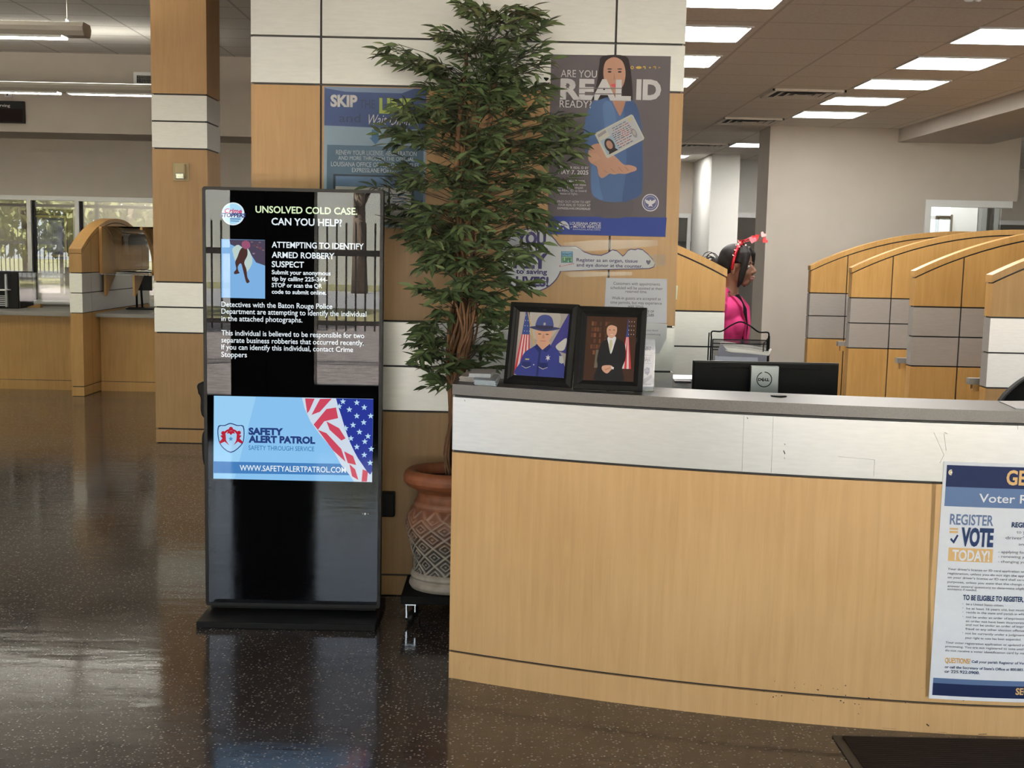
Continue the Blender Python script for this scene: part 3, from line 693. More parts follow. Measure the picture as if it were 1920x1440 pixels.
for y0 in (1216, 1242, 1262, 1290, 1312): Q(a, [(150, y0), (360, y0+5), (360, y0+15), (150, y0+10)], ink((.30, .30, .33)), 1.8, Z5); Q(a, [(500, y0+30), (590, y0+33), (590, y0+43), (500, y0+40)], ink((.15, .2, .3)), 1.8, Z5)
a.build('printed_picture', sk)
tx = MB(); DK = ink((.03, .045, .085))
def T5(s, x0, x1, yb, cap, bold=0.0, m=PW, slant=0.0): T7(s, x0, x1, yb, cap, bold, m, slant, tx, Z5, 3.428, .0032)
T5('SKIP', 102, 275, 682, 66, .045); T5('THE', 288, 388, 696, 52, 0, DK); T5('LINE', 415, 620, 724, 84, .05, ink((.36, .45, .12)))
T5('and', 158, 295, 784, 52, 0, DK); T5('Wait Online', 332, 640, 800, 62, -.004, PW, .25)
tx.build('headline', sk); tx = MB()
T5('RENEW YOUR LICENSE, REGISTRATION', 138, 655, 993, 28, 0, ink((.55, .60, .64))); T5('AND MORE THROUGH THE OFFICIAL', 152, 640, 1027, 24, 0, ink((.55, .60, .64)))
T5('LOUISIANA OFFICE OF MOTOR VEHICLES', 106, 670, 1068, 28, 0, ink((.55, .60, .64))); T5('EXPRESSLANE PORTAL', 240, 530, 1106, 26, 0, ink((.55, .60, .64)))
tx.build('small_print', sk)

# --- key-shaped sign
Z8 = lambda x, y: (930+x/4, 420+y/4)
body = [(490, 165), (600, 165), (630, 182), (660, 205), (720, 226), (790, 232), (840, 212), (872, 190), (906, 197), (932, 220), (950, 238), (968, 224), (990, 195), (1012, 186), (1046, 190), (1062, 182), (1100, 190), (1140, 222), (1172, 256), (1194, 300), (1185, 325), (1150, 337), (800, 345), (496, 356)]
a0 = math.atan2(356-272, 496-265); a1 = math.atan2(165-272, 490-265)+2*PI
outline = ring_pts(265, 272, 238, 240, 60, a0, a1)+body
base = at(*Z8(265, 510), YW)
ky = thing('key_sign', 'white cut-out sign shaped like a door key, taped to the wall', 'sign', base)
m = MB(); cxy = (600, 270)
m.prism([at(*Z8(x, y), YW-.003) for x, y in outline], (0, .002, 0), ink((.05, .045, .12)))
def shrink(p):
    x, y = p
    if x < 500: r = math.hypot(x-265, y-272); k = (r-8)/r; return (265+(x-265)*k, 272+(y-272)*k)
    return (x-3 if x > 1100 else x, y+(7 if y < 270 else -6))
m.poly([at(*Z8(*shrink(p)), YW-.0034) for p in outline], ink((.66, .67, .68), .35))
m.build('board', ky)
tx = MB(); NB = ink((.05, .045, .13))
def T8(s, x0, x1, yb, cap, bold=0.0, m=NB, slant=0.0, mb=None, off=.0042): T7(s, x0, x1, yb, cap, bold, m, slant, mb or tx, Z8, 4, off)
T8('YOU', 150, 374, 152, 88, .05); T8('got the', 175, 388, 199, 34, .03); T8('KEY', 128, 386, 325, 100, .05); T8('to saving', 150, 383, 371, 34, .03); T8('LIVES!', 148, 394, 462, 66, .04)
tx.build('slogan', ky); tx = MB()
T8('Register as an organ, tissue', 603, 1062, 280, 24, .014); T8('and eye donor at the counter.', 603, 1100, 318, 24, .014)
tx.build('small_print', ky); tx = MB()
for r_, c_ in (((488, 205, 576, 291), (.05, .14, .22)), ((493, 210, 571, 242), (.30, .50, .62)), ((493, 246, 571, 286), (.42, .55, .30))):
    Q(tx, [(r_[0], r_[1]), (r_[2], r_[1]+1), (r_[2], r_[3]), (r_[0], r_[3]-1)], ink(c_), 6+.4*(r_[0] > 490), Z8)
T8('DONATE', 496, 568, 236, 18, .03, ink((.03, .10, .18)), 0, None, .0048); T8('LIFE', 498, 567, 282, 28, .05, ink((.03, .12, .10)), 0, None, .0048)
Q(tx, [(474, 322), (480, 306), (484, 306), (482, 318), (585, 294), (585, 298)], ink((.45, .05, .08)), 6, Z8)
Q(tx, smooth_loop([(1143, 306), (1126, 282), (1132, 270), (1143, 276), (1154, 270), (1160, 282)], 3), ink((.10, .10, .16)), 6, Z8)
tx.build('donor_logo', ky)
for q in ([(505, 140), (760, 120), (1215, 120), (1215, 165), (1000, 182), (700, 205), (520, 175)], [(505, 372), (545, 360), (1020, 358), (1020, 385), (560, 400)], [(1140, 230), (1272, 226), (1274, 312), (1150, 318)]):
    MB().poly([at(*Z8(*p), YW-.0046) for p in q], M_TAPE).build('tape', ky)

# --- typed notice and the clear pocket under it
nt_ = sheet('notice', 'white typed notice about appointments and walk-in guests, taped to the wall', 'notice', [(1136.3, 520.8), (1251, 523), (1250, 606), (1132, 606)], ink((.68, .68, .72), .3), .002)
tx = MB(); GY = ink((.14, .14, .17))
for s, x0, x1, yb in (('Customers with appointments', 880, 1230, 455), ('scheduled will be assisted at their', 858, 1250, 487), ('reserved time.', 970, 1133, 515), ('Walk-in guests are accepted as', 868, 1235, 564), ('time permits, but may experience', 858, 1243, 597), ('wait times.', 988, 1110, 625)):
    T8(s, x0, x1, yb, 21, .004, GY, 0, tx, .0034)
T8('OFFICE OF', 1080, 1184, 662, 16, .02, GY, 0, tx, .0034); T8('VEHICLES', 1068, 1184, 690, 18, .03, GY, 0, tx, .0034)
tx.build('lettering', nt_)
pk = thing('brochure_pocket', 'empty clear plastic pocket on the wall below the typed notice', 'holder', at(*Z8(1200, 975), YW))
MB().prism([at(*Z8(x, y), YW-.012) for x, y in ((1080, 740), (1284, 748), (1278, 860), (1222, 972), (1080, 980))], (0, .0105, 0), mat('frosted_plastic', (.42, .43, .46), .25)).build('pocket_body', pk)
tx = MB()
for s, x0, x1, yb in (('at this field', 1100, 1212, 802), ('expresslane.org', 1096, 1230, 830)): T8(s, x0, x1, yb, 12, .01, GY, 0, tx, .0125)
tx.build('lettering', pk)

# ================================================================== RECEPTION COUNTER
XL, XR = -.191, 2.75
def bow(mb, x0, x1, z0, z1, off, thick, m, n=36):
    """a strip bent along the counter front, off = distance in front of the line, thick = towards the back"""
    def strip(q0, q1, sm):
        vs = []
        for i in range(n+1):
            x = x0+(x1-x0)*i/n
            for (o, z) in (q0, q1): vs.append((x, YC(x)-off+o, z))
        mb.add(vs, [(2*i, 2*i+2, 2*i+3, 2*i+1) for i in range(n)], m, sm)
    strip((0, z0), (0, z1), True); strip((thick, z0), (thick, z1), True); strip((0, z0), (thick, z0), False); strip((0, z1), (thick, z1), False)
    for x in (x0, x1): mb.add([(x, YC(x)-off, z0), (x, YC(x)-off+thick, z0), (x, YC(x)-off+thick, z1), (x, YC(x)-off, z1)], [(0, 1, 2, 3)], m, False)
    return mb
ct = thing('reception_counter', 'bowed maple and silver reception counter with a grey laminate top', 'counter', (.7, 4.7, 0))
ct['_b'] = [.7, 4.7, 0]
bow(MB(), XL+.006, XR-.006, 0.002, 1.034, -.014, .3, M_REV).build('core', ct)
(bow(MB(), XL, XR, 0, .0970, 0, .02, M_WOOD).build('kick_board', ct))
(bow(MB(), XL, XR, .1050, .831, 0, .02, M_WOOD).build('front_panel', ct))
(bow(MB(), XL, XR, .8395, 1.0285, 0, .02, M_SILV).build('metal_band', ct))
tp = bow(MB(), XL-.002, XR, 1.0375, 1.0745, .002, .335, M_SLAB).build('countertop', ct)
MB().box((XL, YC(XL)+.022, 0), (XL+.02, YC(XL)+.31, .832), M_WOOD).box((XL, YC(XL)+.022, .838), (XL+.02, YC(XL)+.31, 1.031), M_SILV).build('end_panel', ct)
gp = atz(1460, 743.5, 1.0745)
MB().lathe([(.0, 1.0748), (.026, 1.0748), (.028, 1.078), (.02, 1.0795), (.0, 1.0785)], (gp.x, gp.y, 0), M_BLACK, 20).build('cable_grommet', tp)
sc_ = MB(); random.seed(11)
for k in range(34):                                                # kick and trolley marks low on the front
    u, v = random.gauss(1560, 90), random.gauss(1300, 18)
    if v > 1345: continue
    p = surf(u, v, lambda x: YC(x)-.0006); r = random.uniform(.0008, .0022)
    sc_.poly([(p.x+r*math.cos(t)*1.3, p.y, p.z+r*math.sin(t)) for t in (0, 1.1, 2.2, 3.3, 4.4, 5.4)], M_REV)
for u0, v0, u1, v1, w in ((1835, 1377, 1850, 1376, 1.5), (1738, 1358, 1741, 1361, 3), (862, 1245, 862.6, 1240, 1.5), (880, 1258, 880.5, 1249, .8), (1401, 783, 1402, 785, 1.8), (871, 750, 872, 752, 1.3), (1909, 797, 1908, 805, 1.5), (1471, 832, 1472, 834, 1.5), (1470, 845, 1471, 851, 3), (1471, 858, 1471, 860, 1.5), (1771, 811, 1776, 813, 1), (1655, 1365, 1775, 1374, .5)):
    a, b_ = surf(u0, v0, lambda x: YC(x)-.0006), surf(u1, v1, lambda x: YC(x)-.0006); d = w*.00085
    sc_.poly([(a.x-d, a.y, a.z-d*.5), (b_.x+d*.3, b_.y, b_.z-d), (b_.x+d, b_.y, b_.z+d*.5), (a.x-d*.3, a.y, a.z+d)], M_REV)
sc_.build('speck', ct)
ln = MB()                                                          # old tape edges and scratches on the metal band
for pts in ([(1395, 778), (1391, 884)], [(1450, 781), (1446, 886)], [(1751, 811), (1770, 853), (1762, 868)], [(1770, 813), (1774, 845)], [(1571, 856), (1640, 862)], [(1640, 862), (1638, 893)]):
    q = [surf(u, v, lambda x: YC(x)-.0004) for u, v in pts]
    for a, b_ in zip(q, q[1:]): ln.tube([a, b_], .0006, mat('scratch_grey', (.33, .34, .34), .5), 4)
ln.build('scratch', ct)

# --- laminated voter notice on the counter front
YV = lambda l: (lambda x: YC(x)-.0022-.0003*l)
Z4 = lambda x, y: (1700+x/2.882, 840+y/2.88)
vp = thing('voter_poster', 'laminated navy and white voter registration poster on the counter front', 'poster', surf(1770, 1308, YC))
def vq(mb, x0, x1, z0, z1, m, l, n=60):
    f_ = YV(l); xs_ = [x0+(x1-x0)*i/n for i in range(n+1)]
    vs = [(x, f_(x), z) for x in xs_ for z in (z0, z1)]
    mb.add(vs, [(2*i, 2*i+2, 2*i+3, 2*i+1) for i in range(n)], m)
def vz(x, y): return surf(*Z4(x, y), YC)
vx0, vz1, vz0 = vz(160, 700).x, vz(178, 72).z, vz(136, 1352).z
vx1 = vx0+.545
b = MB(); bow(b, vx0, vx1, vz0, vz1, .0020, .0015, M_PAPER, 80); b.build('sheet', vp)
a = MB(); NV2 = ink((.012, .022, .075), .22); SB = ink((.10, .16, .30), .25); OR = ink((.72, .38, .09), .4); OR2 = ink((.75, .47, .20), .4); TXT = ink((.11, .11, .13)); NVT = ink((.02, .04, .11))
mx0, mx1 = vx0+.010, vx1-.010
vq(a, mx0, mx1, vz(197, 207).z, vz(200, 90).z, NV2, .5); vq(a, mx0, mx1, vz(192, 312).z, vz(197, 207).z, SB, .5)
vq(a, mx0, mx1, vz(160, 1268).z, vz(160, 1240).z, SB, .5); vq(a, mx0, mx1, vz(158, 1334).z, vz(160, 1268).z, NV2, .5)
vq(a, vz(224, 575).x, vz(464, 575).x, vz(224, 609).z, vz(224, 536).z, OR2, .5)
g = vz(240, 131)
for r, m_, l in ((.0095, ink((.62, .58, .48), .3), 1), (.0068, mat('brass_ring', (.45, .35, .16), .3, .8), 1.5), (.0035, ink((.85, .85, .82)), 2)):
    a.poly([(g.x+r*math.cos(2*PI*i/20), YV(l)(g.x), g.z+r*math.sin(2*PI*i/20)) for i in range(20)], m_)
a.build('printed_band', vp)
tx = MB()
def T4(s, x0, x1, yb, cap, bold=0.0, m=TXT, slant=0.0):
    u0, v = Z4(x0, yb); u1, _ = Z4(x1, yb); wall_text(tx, s, m, u0, u1, v, cap/2.88, 4.5, .0034, bold, YC, slant)
T4('GEAUX VOTE', 535, 1060, 196, 76, .03, OR2); T4('Voter Registration', 388, 985, 291, 46, .012, M_PAPER)
tx.build('heading', vp); tx = MB()
T4('REGISTER', 231, 466, 410, 56, .02, ink((.13, .18, .31))); T4('VOTE', 290, 465, 522, 92, .05, NVT); T4('TODAY!', 243, 445, 603, 56, .03, M_PAPER)
tp_ = [vz(232, 428), vz(279, 462)]
for i, (y0, y1) in enumerate(((430, 440), (446, 458))): vq(tx, vz(232, 430).x, vz(277, 430).x, vz(232, y1).z, vz(232, y0).z, OR2, 1, 2)
ck = [vz(*p) for p in ((233, 494), (240, 484), (251, 498), (271, 466), (279, 472), (254, 516))]
tx.poly([(p.x, YV(1.2)(p.x), p.z) for p in ck], NVT)
tx.build('register_logo', vp); tx = MB()
T4('REGISTERING TO VOTE', 565, 900, 426, 26, .04, NVT)
T4('to your local office or', 592, 850, 460, 17); T4("driver's license office", 533, 850, 491, 17); T4('any time when', 602, 800, 525, 15)
T4('applying for a new license', 509, 800, 566, 14); T4('renewing your license', 509, 760, 591, 14); T4('changing your address', 507, 760, 618, 14)
for y in (561, 587, 613): p = vz(496, y); vq(tx, p.x-.001, p.x+.001, p.z-.001, p.z+.001, TXT, 1, 1)
for s, x0, x1, y in (("Your driver's license or ID card application or renewal is a voter", 220, 800, 657), ('registration, unless you do not sign the application or you', 220, 770, 680), ('on your driver\'s license or ID card shall serve as a notice', 220, 745, 702), ('purposes, unless you state that the change of address is', 219, 745, 726), ('answer several questions to determine eligibility, and get', 219, 745, 749), ('assistance if needed.', 218, 378, 765)):
    T4(s, x0, x1, y, 12, .006)
T4('TO BE ELIGIBLE TO REGISTER,', 302, 630, 818, 27, .035, NVT)
for s, x0, x1, y in (('be a United States citizen;', 320, 522, 847), ('be at least 16 years old, but must be 18 years', 320, 745, 870), ('reside in the state and parish in which you vote', 320, 735, 891), ('not be under an order of imprisonment for', 319, 700, 916), ('an order not have been incarcerated pursuant', 317, 730, 938), ('and not be under an order of imprisonment', 317, 715, 958), ('fraud or any other election offense pursuant', 316, 720, 980), ('not be currently under a judgment of full', 315, 690, 1004), ('your right to vote has been suspended.', 314, 617, 1028)):
    T4(s, x0, x1, y, 12, .006)
for y in (840, 862, 884, 908, 995): p = vz(302, y); vq(tx, p.x-.0009, p.x+.0009, p.z-.0009, p.z+.0009, TXT, 1, 1)
for s, x0, x1, y in (('Your voter registration application or updated information', 208, 720, 1053), ('processing. You are not registered to vote until the registrar', 207, 745, 1074), ('do not receive a voter identification card by mail within', 206, 705, 1096)): T4(s, x0, x1, y, 12, .006)
T4('QUESTIONS?', 205, 342, 1157, 28, .02, OR); T4('Call your parish Registrar of Voters', 349, 665, 1158, 14, .016, NVT); T4("or call the Secretary of State's Office at 800.883.", 204, 632, 1186, 14, .016, NVT); T4('or 225.922.0900.', 203, 393, 1211, 16, .02, NVT)
tx.build('body_text', vp); tx = MB()
T4('SECRETARY OF STATE', 586, 1010, 1330, 36, .03, OR2)
tx.build('footer_text', vp)
for q in ([(137, 180), (160, 178), (146, 500), (128, 760), (136, 1330), (100, 1345), (118, 700)],):
    MB().poly([(lambda p: (p.x, YC(p.x)-.001, p.z))(vz(*p)) for p in q], M_TAPE).build('tape', vp)

# ================================================================== THINGS ON THE COUNTER
ZT = 1.0748
# --- two framed portraits
def frame_root(name, label, A, yaw, lean, w, h):
    t = thing(name, label, 'picture frame', A, 'framed portraits on the counter')
    ex = Vector((math.cos(yaw), -math.sin(yaw), 0)); back = Vector((math.sin(yaw), math.cos(yaw), 0))
    ez = (Vector((0, 0, 1))*math.cos(lean)+back*math.sin(lean)); ny = ex.cross(ez)*-1
    ny = -back*math.cos(lean)+Vector((0, 0, 1))*math.sin(lean)
    A = Vector(A)
    def pl(x, z, d=0.0): return A+ex*x+ez*z+ny*d          # d towards the viewer
    bw = .033; m = mat('black_frame', (.006, .006, .006), .5, spec=.14)
    f_ = MB()
    for (o0, o1, d0, d1) in ((0, .016, .016, .022), (.016, .024, .022, .016), (.024, bw, .012, .006)):
        q0 = [(o0, o0), (w-o0, o0), (w-o0, h-o0), (o0, h-o0)]; q1 = [(o1, o1), (w-o1, o1), (w-o1, h-o1), (o1, h-o1)]
        vs = [pl(*p, d0) for p in q0]+[pl(*p, d1) for p in q1]
        f_.add(vs, [(i, (i+1) % 4, 4+(i+1) % 4, 4+i) for i in range(4)], m)
    q = [(0, 0), (w, 0), (w, h), (0, h)]
    f_.add([pl(*p, .016) for p in q]+[pl(*p, .0) for p in q], [(i, 4+i, 4+(i+1) % 4, (i+1) % 4) for i in range(4)]+[(4, 5, 6, 7)], m)
    f_.build('moulding', t)
    MB().prism([pl(w*.42, h*.8, -.001), pl(w*.58, h*.8, -.001), Vector((0, 0, 0))+pl(w*.56, 0, 0)+back*.11, pl(w*.44, 0, 0)+back*.11], ny*-.004, m).build('easel_back', t)
    pw, ph = w-2*bw, h-2*bw
    def art(x, y, l=0): return pl(bw+x*pw, bw+(1-y)*ph, .004+.0003*l)   # x,y 0..1 from the print's top left
    return t, art
def aq(mb, art, pts, m, l, sm=0): mb.poly([art(p[0], p[1], l) for p in (smooth_loop(pts, sm) if sm else pts)], m)
def stripes_flag(mb, art, x0, x1, y0, y1, l, n=7):
    """hanging stars and stripes: canton above, stripes below"""
    aq(mb, art, [(x0+.10, y0), (x1-.02, y0), (x1+.02, y0+.36*(y1-y0)), (x0+.06, y0+.36*(y1-y0))], ink((.03, .05, .17)), l)
    ym = y0+.36*(y1-y0)
    for k in range(n):
        a0, a1 = k/n, (k+1)/n
        xa, xb = x0+.06, x1+.02; xc, xd = x0-.03, x1+.10
        aq(mb, art, [(xa+(xb-xa)*a0, ym), (xa+(xb-xa)*a1, ym), (xc+(xd-xc)*a1, y1), (xc+(xd-xc)*a0, y1)], ink((.40, .03, .04)) if k % 2 == 0 else ink((.62, .58, .56)), l)
    for i in range(4):
        for j in range(3): aq(mb, art, [(x0+.11+.05*j+.6*(a-0), y0+.05*(y1-y0)+.085*(y1-y0)*i+b_) for a, b_ in star_pts(0, 0, .012)], ink((.7, .7, .72)), l+1)
pA = atz(1075.5, 730, ZT); yawA = math.radians(27)
A1 = Vector((pA.x-.262*math.cos(yawA)-.004, pA.y+.262*math.sin(yawA)+.03, ZT+.0006))
t1, art = frame_root('photo_frame', 'black picture frame with a portrait of a person in blue uniform and campaign hat', A1, yawA, math.radians(9.5), .262, .292)
ar = MB(); aq(ar, art, [(0, 0), (1, 0), (1, 1), (0, 1)], ink((.30, .27, .25)), 0)
aq(ar, art, [(.2, 0), (.8, 0), (.7, .35), (.3, .4)], ink((.38, .35, .32)), .5, 4)
stripes_flag(ar, art, .02, .22, .0, .98, 1); aq(ar, art, [(.155, .0), (.18, 0), (.36, .50), (.33, .5)], ink((.45, .30, .10)), 2)
aq(ar, art, [(.97, 0), (1, 0), (1, .62), (.7, .56), (.68, .5)], ink((.035, .035, .16)), 1); aq(ar, art, [(.85, .45), (.98, .38), (.96, .55), (.86, .58), (.78, .52)], ink((.55, .53, .48)), 1.5, 4)
UN = ink((.025, .035, .17)); UND = ink((.012, .018, .09)); FC = ink((.52, .29, .20))
aq(ar, art, [(.06, 1), (.10, .80), (.17, .64), (.30, .56), (.42, .50), (.50, .53), (.62, .49), (.72, .53), (.86, .60), (.94, .72), (.98, 1)], UN, 2, 5)
aq(ar, art, [(.42, .42), (.62, .42), (.66, .50), (.52, .58), (.40, .51)], FC, 2.4, 4); aq(ar, art, [(.40, .49), (.52, .58), (.45, .62), (.36, .54)], UND, 2.8); aq(ar, art, [(.66, .48), (.53, .58), (.60, .62), (.70, .53)], UND, 2.8)
aq(ar, art, [(.37, .28), (.67, .28), (.68, .36), (.64, .43), (.58, .48), (.52, .495), (.46, .48), (.40, .43), (.37, .36)], FC, 3, 5)
for ex_ in (.44, .59): aq(ar, art, ring_pts(ex_, .335, .035, .009, 12), ink((.06, .04, .03)), 3.4)
aq(ar, art, [(.51, .33), (.53, .33), (.55, .40), (.49, .40)], ink((.40, .21, .14)), 3.4); aq(ar, art, [(.46, .437), (.58, .437), (.57, .445), (.47, .445)], ink((.28, .10, .08)), 3.4)
aq(ar, art, [(.22, .235), (.36, .215), (.52, .245), (.68, .215), (.84, .235), (.70, .268), (.52, .29), (.34, .268)], ink((.03, .035, .10)), 4, 5)
aq(ar, art, [(.35, .235), (.36, .12), (.42, .05), (.52, .03), (.62, .05), (.68, .12), (.69, .235), (.52, .265)], ink((.04, .055, .17)), 3.8, 5); aq(ar, art, [(.35, .20), (.69, .20), (.69, .24), (.52, .265), (.35, .24)], ink((.02, .02, .05)), 4.2); aq(ar, art, star_pts(.52, .175, .035, 8), ink((.40, .38, .34)), 4.6)
for x0 in (.14, .48): aq(ar, art, [(x0, .78), (x0+.18, .78), (x0+.18, .85), (x0+.09, .88), (x0, .85)], UND, 3); aq(ar, art, [(x0, .845), (x0+.09, .875), (x0+.18, .845), (x0+.18, .852), (x0+.09, .885), (x0, .852)], ink((.55, .50, .38)), 3.4)
aq(ar, art, star_pts(.65, .70, .055, 6), ink((.60, .58, .54)), 3.4); aq(ar, art, [(.20, .73), (.28, .73), (.28, .75), (.20, .75)], ink((.5, .42, .2)), 3.4); aq(ar, art, ring_pts(.38, .82, .012, .010, 8), ink((.6, .6, .55)), 3.4)
aq(ar, art, [(.87, .66), (.94, .66), (.97, .76), (.93, .78), (.88, .76)], ink((.40, .42, .40)), 3.4); aq(ar, art, [(.46, .60), (.50, .60), (.48, 1), (.44, 1)], UND, 2.8)
ar.build('print', t1)
pB = atz(1203.5, 735.5, ZT); yawB = math.radians(11)
A2 = Vector((pB.x-.238*math.cos(yawB), pB.y+.238*math.sin(yawB), ZT+.0006))
t2, art = frame_root('photo_frame', 'black picture frame with a portrait of a person in a dark suit, hands clasped', A2, yawB, math.radians(15), .240, .292)
ar = MB(); aq(ar, art, [(0, 0), (1, 0), (1, 1), (0, 1)], ink((.035, .016, .010)), 0)
random.seed(9)
for i in range(6):
    for j in range(9):
        if random.random() < .8: aq(ar, art, [(.10+.055*j, .08+.09*i), (.10+.055*j+.045, .08+.09*i), (.10+.055*j+.045, .145+.09*i), (.10+.055*j, .145+.09*i)], ink(random.choice([(.10, .04, .02), (.07, .03, .02), (.13, .055, .025), (.05, .03, .02)])), .5)
aq(ar, art, [(.30, .0), (.36, 0), (.36, .9), (.30, .9)], ink((.03, .014, .009)), .8); aq(ar, art, [(.22, .52), (.27, .52), (.28, .8), (.2, .8)], ink((.09, .08, .06)), .9)
stripes_flag(ar, art, .74, .84, .03, .80, 1, 5)
SU = ink((.010, .010, .012)); FC = ink((.50, .28, .20))
aq(ar, art, [(.24, 1), (.27, .78), (.25, .66), (.30, .45), (.38, .37), (.50, .33), (.62, .33), (.74, .38), (.80, .46), (.82, .64), (.76, .80), (.78, 1)], SU, 2, 5)
aq(ar, art, [(.44, .32), (.60, .31), (.58, .42), (.52, .58), (.46, .42)], ink((.66, .66, .68)), 2.6, 3); aq(ar, art, [(.485, .36), (.53, .36), (.54, .44), (.505, .57), (.475, .44)], ink((.50, .46, .28)), 3)
aq(ar, art, [(.41, .20), (.43, .135), (.51, .115), (.59, .135), (.615, .20), (.60, .27), (.56, .315), (.515, .335), (.46, .315), (.42, .27)], FC, 3.4, 5); aq(ar, art, [(.40, .21), (.40, .14), (.46, .095), (.55, .09), (.62, .13), (.625, .20), (.60, .155), (.50, .13), (.43, .155)], ink((.035, .02, .012)), 3.8, 4)
for ex_ in (.47, .555): aq(ar, art, ring_pts(ex_, .205, .02, .006, 10), ink((.06, .03, .02)), 3.8)
aq(ar, art, [(.47, .275), (.56, .272), (.52, .287)], ink((.62, .5, .46)), 3.8)
aq(ar, art, [(.37, .77), (.46, .755), (.55, .76), (.58, .80), (.54, .83), (.48, .88), (.42, .87), (.36, .82)], FC, 3, 4); aq(ar, art, [(.42, .82), (.52, .79), (.53, .80), (.43, .835)], ink((.34, .18, .12)), 3.4); aq(ar, art, [(.54, .77), (.60, .785), (.59, .82), (.55, .80)], ink((.66, .66, .68)), 3.2)
ar.build('print', t2)

# --- three brochure stacks, acrylic flyer stand, loose form
def stack(label, quad, n, h, col, z0=ZT):
    P = [atz(u, v, z0) for u, v in quad]; c = sum(P, Vector())/4
    t = thing('brochure_stack', label, 'brochures', c, 'brochures at the left end of the counter')
    random.seed(len(label))
    for k in range(n):
        o = Vector((random.uniform(-.004, .004), random.uniform(-.004, .004), h*k/n))
        MB().prism([p+o for p in P], (0, 0, h/n*.86), col).build('brochure', t)
    return t
BR1, BR2, BR3 = mat('brochure_warm', (.42, .38, .36), .5, var=.06, scale=60), mat('brochure_grey', (.40, .41, .43), .5, var=.06, scale=60), mat('brochure_blue', (.36, .42, .47), .5, var=.06, scale=60)
stack('warm white stack of leaflets at the counter end, nearest the tree', [(861, 714), (890, 716.5), (899, 706), (873, 705)], 5, .018, BR1)
stack('grey stack of leaflets lying across the warm white one at the counter end', [(879, 707), (920, 708.5), (930, 698.5), (886, 698)], 4, .014, BR2, ZT+.0185)
stack('bluish stack of leaflets beside the uniformed portrait', [(888, 721), (929, 724), (937, 711), (893, 709)], 5, .018, BR3)
fp = atz(1205, 736, ZT)
fs_ = thing('flyer_stand', 'clear acrylic stand holding a white printed flyer beside the suit portrait', 'flyer stand', (fp.x+.02, fp.y+.05, ZT))
fy = fp.y+.05
q0, q1 = at(1190, 700, fy).x, at(1227.5, 700, fy).x; zt_ = at(1227, 634, fy).z
MB().box((q0, fy, ZT), (q1, fy+.003, zt_), M_ACRY).box((q0, fy+.0125, ZT), (q1, fy+.015, zt_), M_ACRY).box((q0, fy, ZT), (q1, fy+.06, ZT+.003), M_ACRY).build('holder', fs_)
MB().box((q0+.003, fy+.005, ZT+.004), (q1-.003, fy+.007, zt_-.004), mat('flyer_paper', (.62, .62, .66), .5)).build('flyer', fs_)
tx = MB()
for s, u0, u1, v, c, bo in (('Louisiana', 1196, 1221, 652, 4, .01), ('OPEN', 1200, 1219, 657, 4, .03), ('in front of', 1197, 1220, 672, 3.4, .0), ('OPEN', 1206, 1219, 677.5, 5, .03), ('Services', 1200, 1220, 722, 4, .01)): wall_text(tx, s, NB, u0, u1, v, c, fy+.005, .0004, bo)
def fq(pts, m): tx.poly([at(u, v, fy+.0044) for u, v in pts], m)
fq([(1208, 693), (1213, 688), (1218, 690), (1218, 698), (1214, 704), (1209, 700)], ink((.02, .06, .16))); fq([(1205, 712), (1222, 702), (1222, 708), (1205, 722)], ink((.40, .40, .45))); fq([(1197, 665), (1222, 666), (1222, 666.6), (1197, 665.6)], ink((.2, .2, .25))); fq([(1197, 680), (1222, 681), (1222, 681.6), (1197, 680.6)], ink((.2, .2, .25)))
tx.build('lettering', fs_)
pf = [atz(u, v, ZT+.0006) for u, v in ((1905, 766.5), (1975, 769), (1940, 752.5), (1873, 753))]
fm = thing('paper_form', 'white sheets lying on the counter at the right edge', 'paper', sum(pf, Vector())/4)
MB().prism(pf, (0, 0, .002), M_PAPER).build('top_sheet', fm)
MB().prism([p+Vector((.02, .01, -.0005)) for p in pf], (0, 0, .0008), M_PAPER).build('lower_sheet', fm)

# ================================================================== BEHIND THE COUNTER
MY = 5.30
mp0, mp1 = at(1300.5, 674, MY), at(1574.5, 684, MY)
mon = thing('computer_monitor', 'black monitor seen from behind on the desk behind the counter', 'monitor', ((mp0.x+mp1.x)/2, MY+.02, .74))
zt_, zb_ = (mp0.z+mp1.z)/2, (mp0.z+mp1.z)/2-.335; xm = at(1433, 710, MY-.02).x
b = MB(); b.box((mp0.x, MY+.012, zb_), (mp1.x, MY+.03, zt_), M_BLACK)
b.prism([(mp0.x+.004, MY+.012, zb_+.004), (mp1.x-.004, MY+.012, zb_+.004), (mp1.x-.004, MY+.012, zt_-.004), (mp0.x+.004, MY+.012, zt_-.004)], (0, -.012, 0), M_BLACKM)
b.box((mp0.x+.07, MY-.006, zt_-.026), (mp1.x-.07, MY, zt_-.022), M_BLACKM); b.build('display_back', mon, bevel=.003)
MB().box((mp0.x+.012, MY+.030, zb_+.014), (mp1.x-.012, MY+.0305, zt_-.012), mat('dim_screen', (.01, .01, .012), .2)).build('screen', mon)
pw_ = (1459-1407)/2/F*MY
MB().box((xm-pw_, MY-.03, .80), (xm+pw_, MY-.004, zt_-.013), mat('monitor_grey', (.20, .215, .225), .35, .6)).build('stand_column', mon, bevel=.002)
MB().box((xm-.12, MY-.10, .742), (xm+.12, MY+.12, .755), mat('monitor_grey', (.20, .215, .225), .35, .6)).build('stand_base', mon)
lg = MB(); LC = at(1433, 711.5, MY-.0305)
lg.tube([(LC.x+.0275*math.cos(t), LC.y, LC.z+.0275*math.sin(t)) for t in [PI*.62+2*PI*.94*i/48 for i in range(49)]], .0016, M_BLACKM, 6)
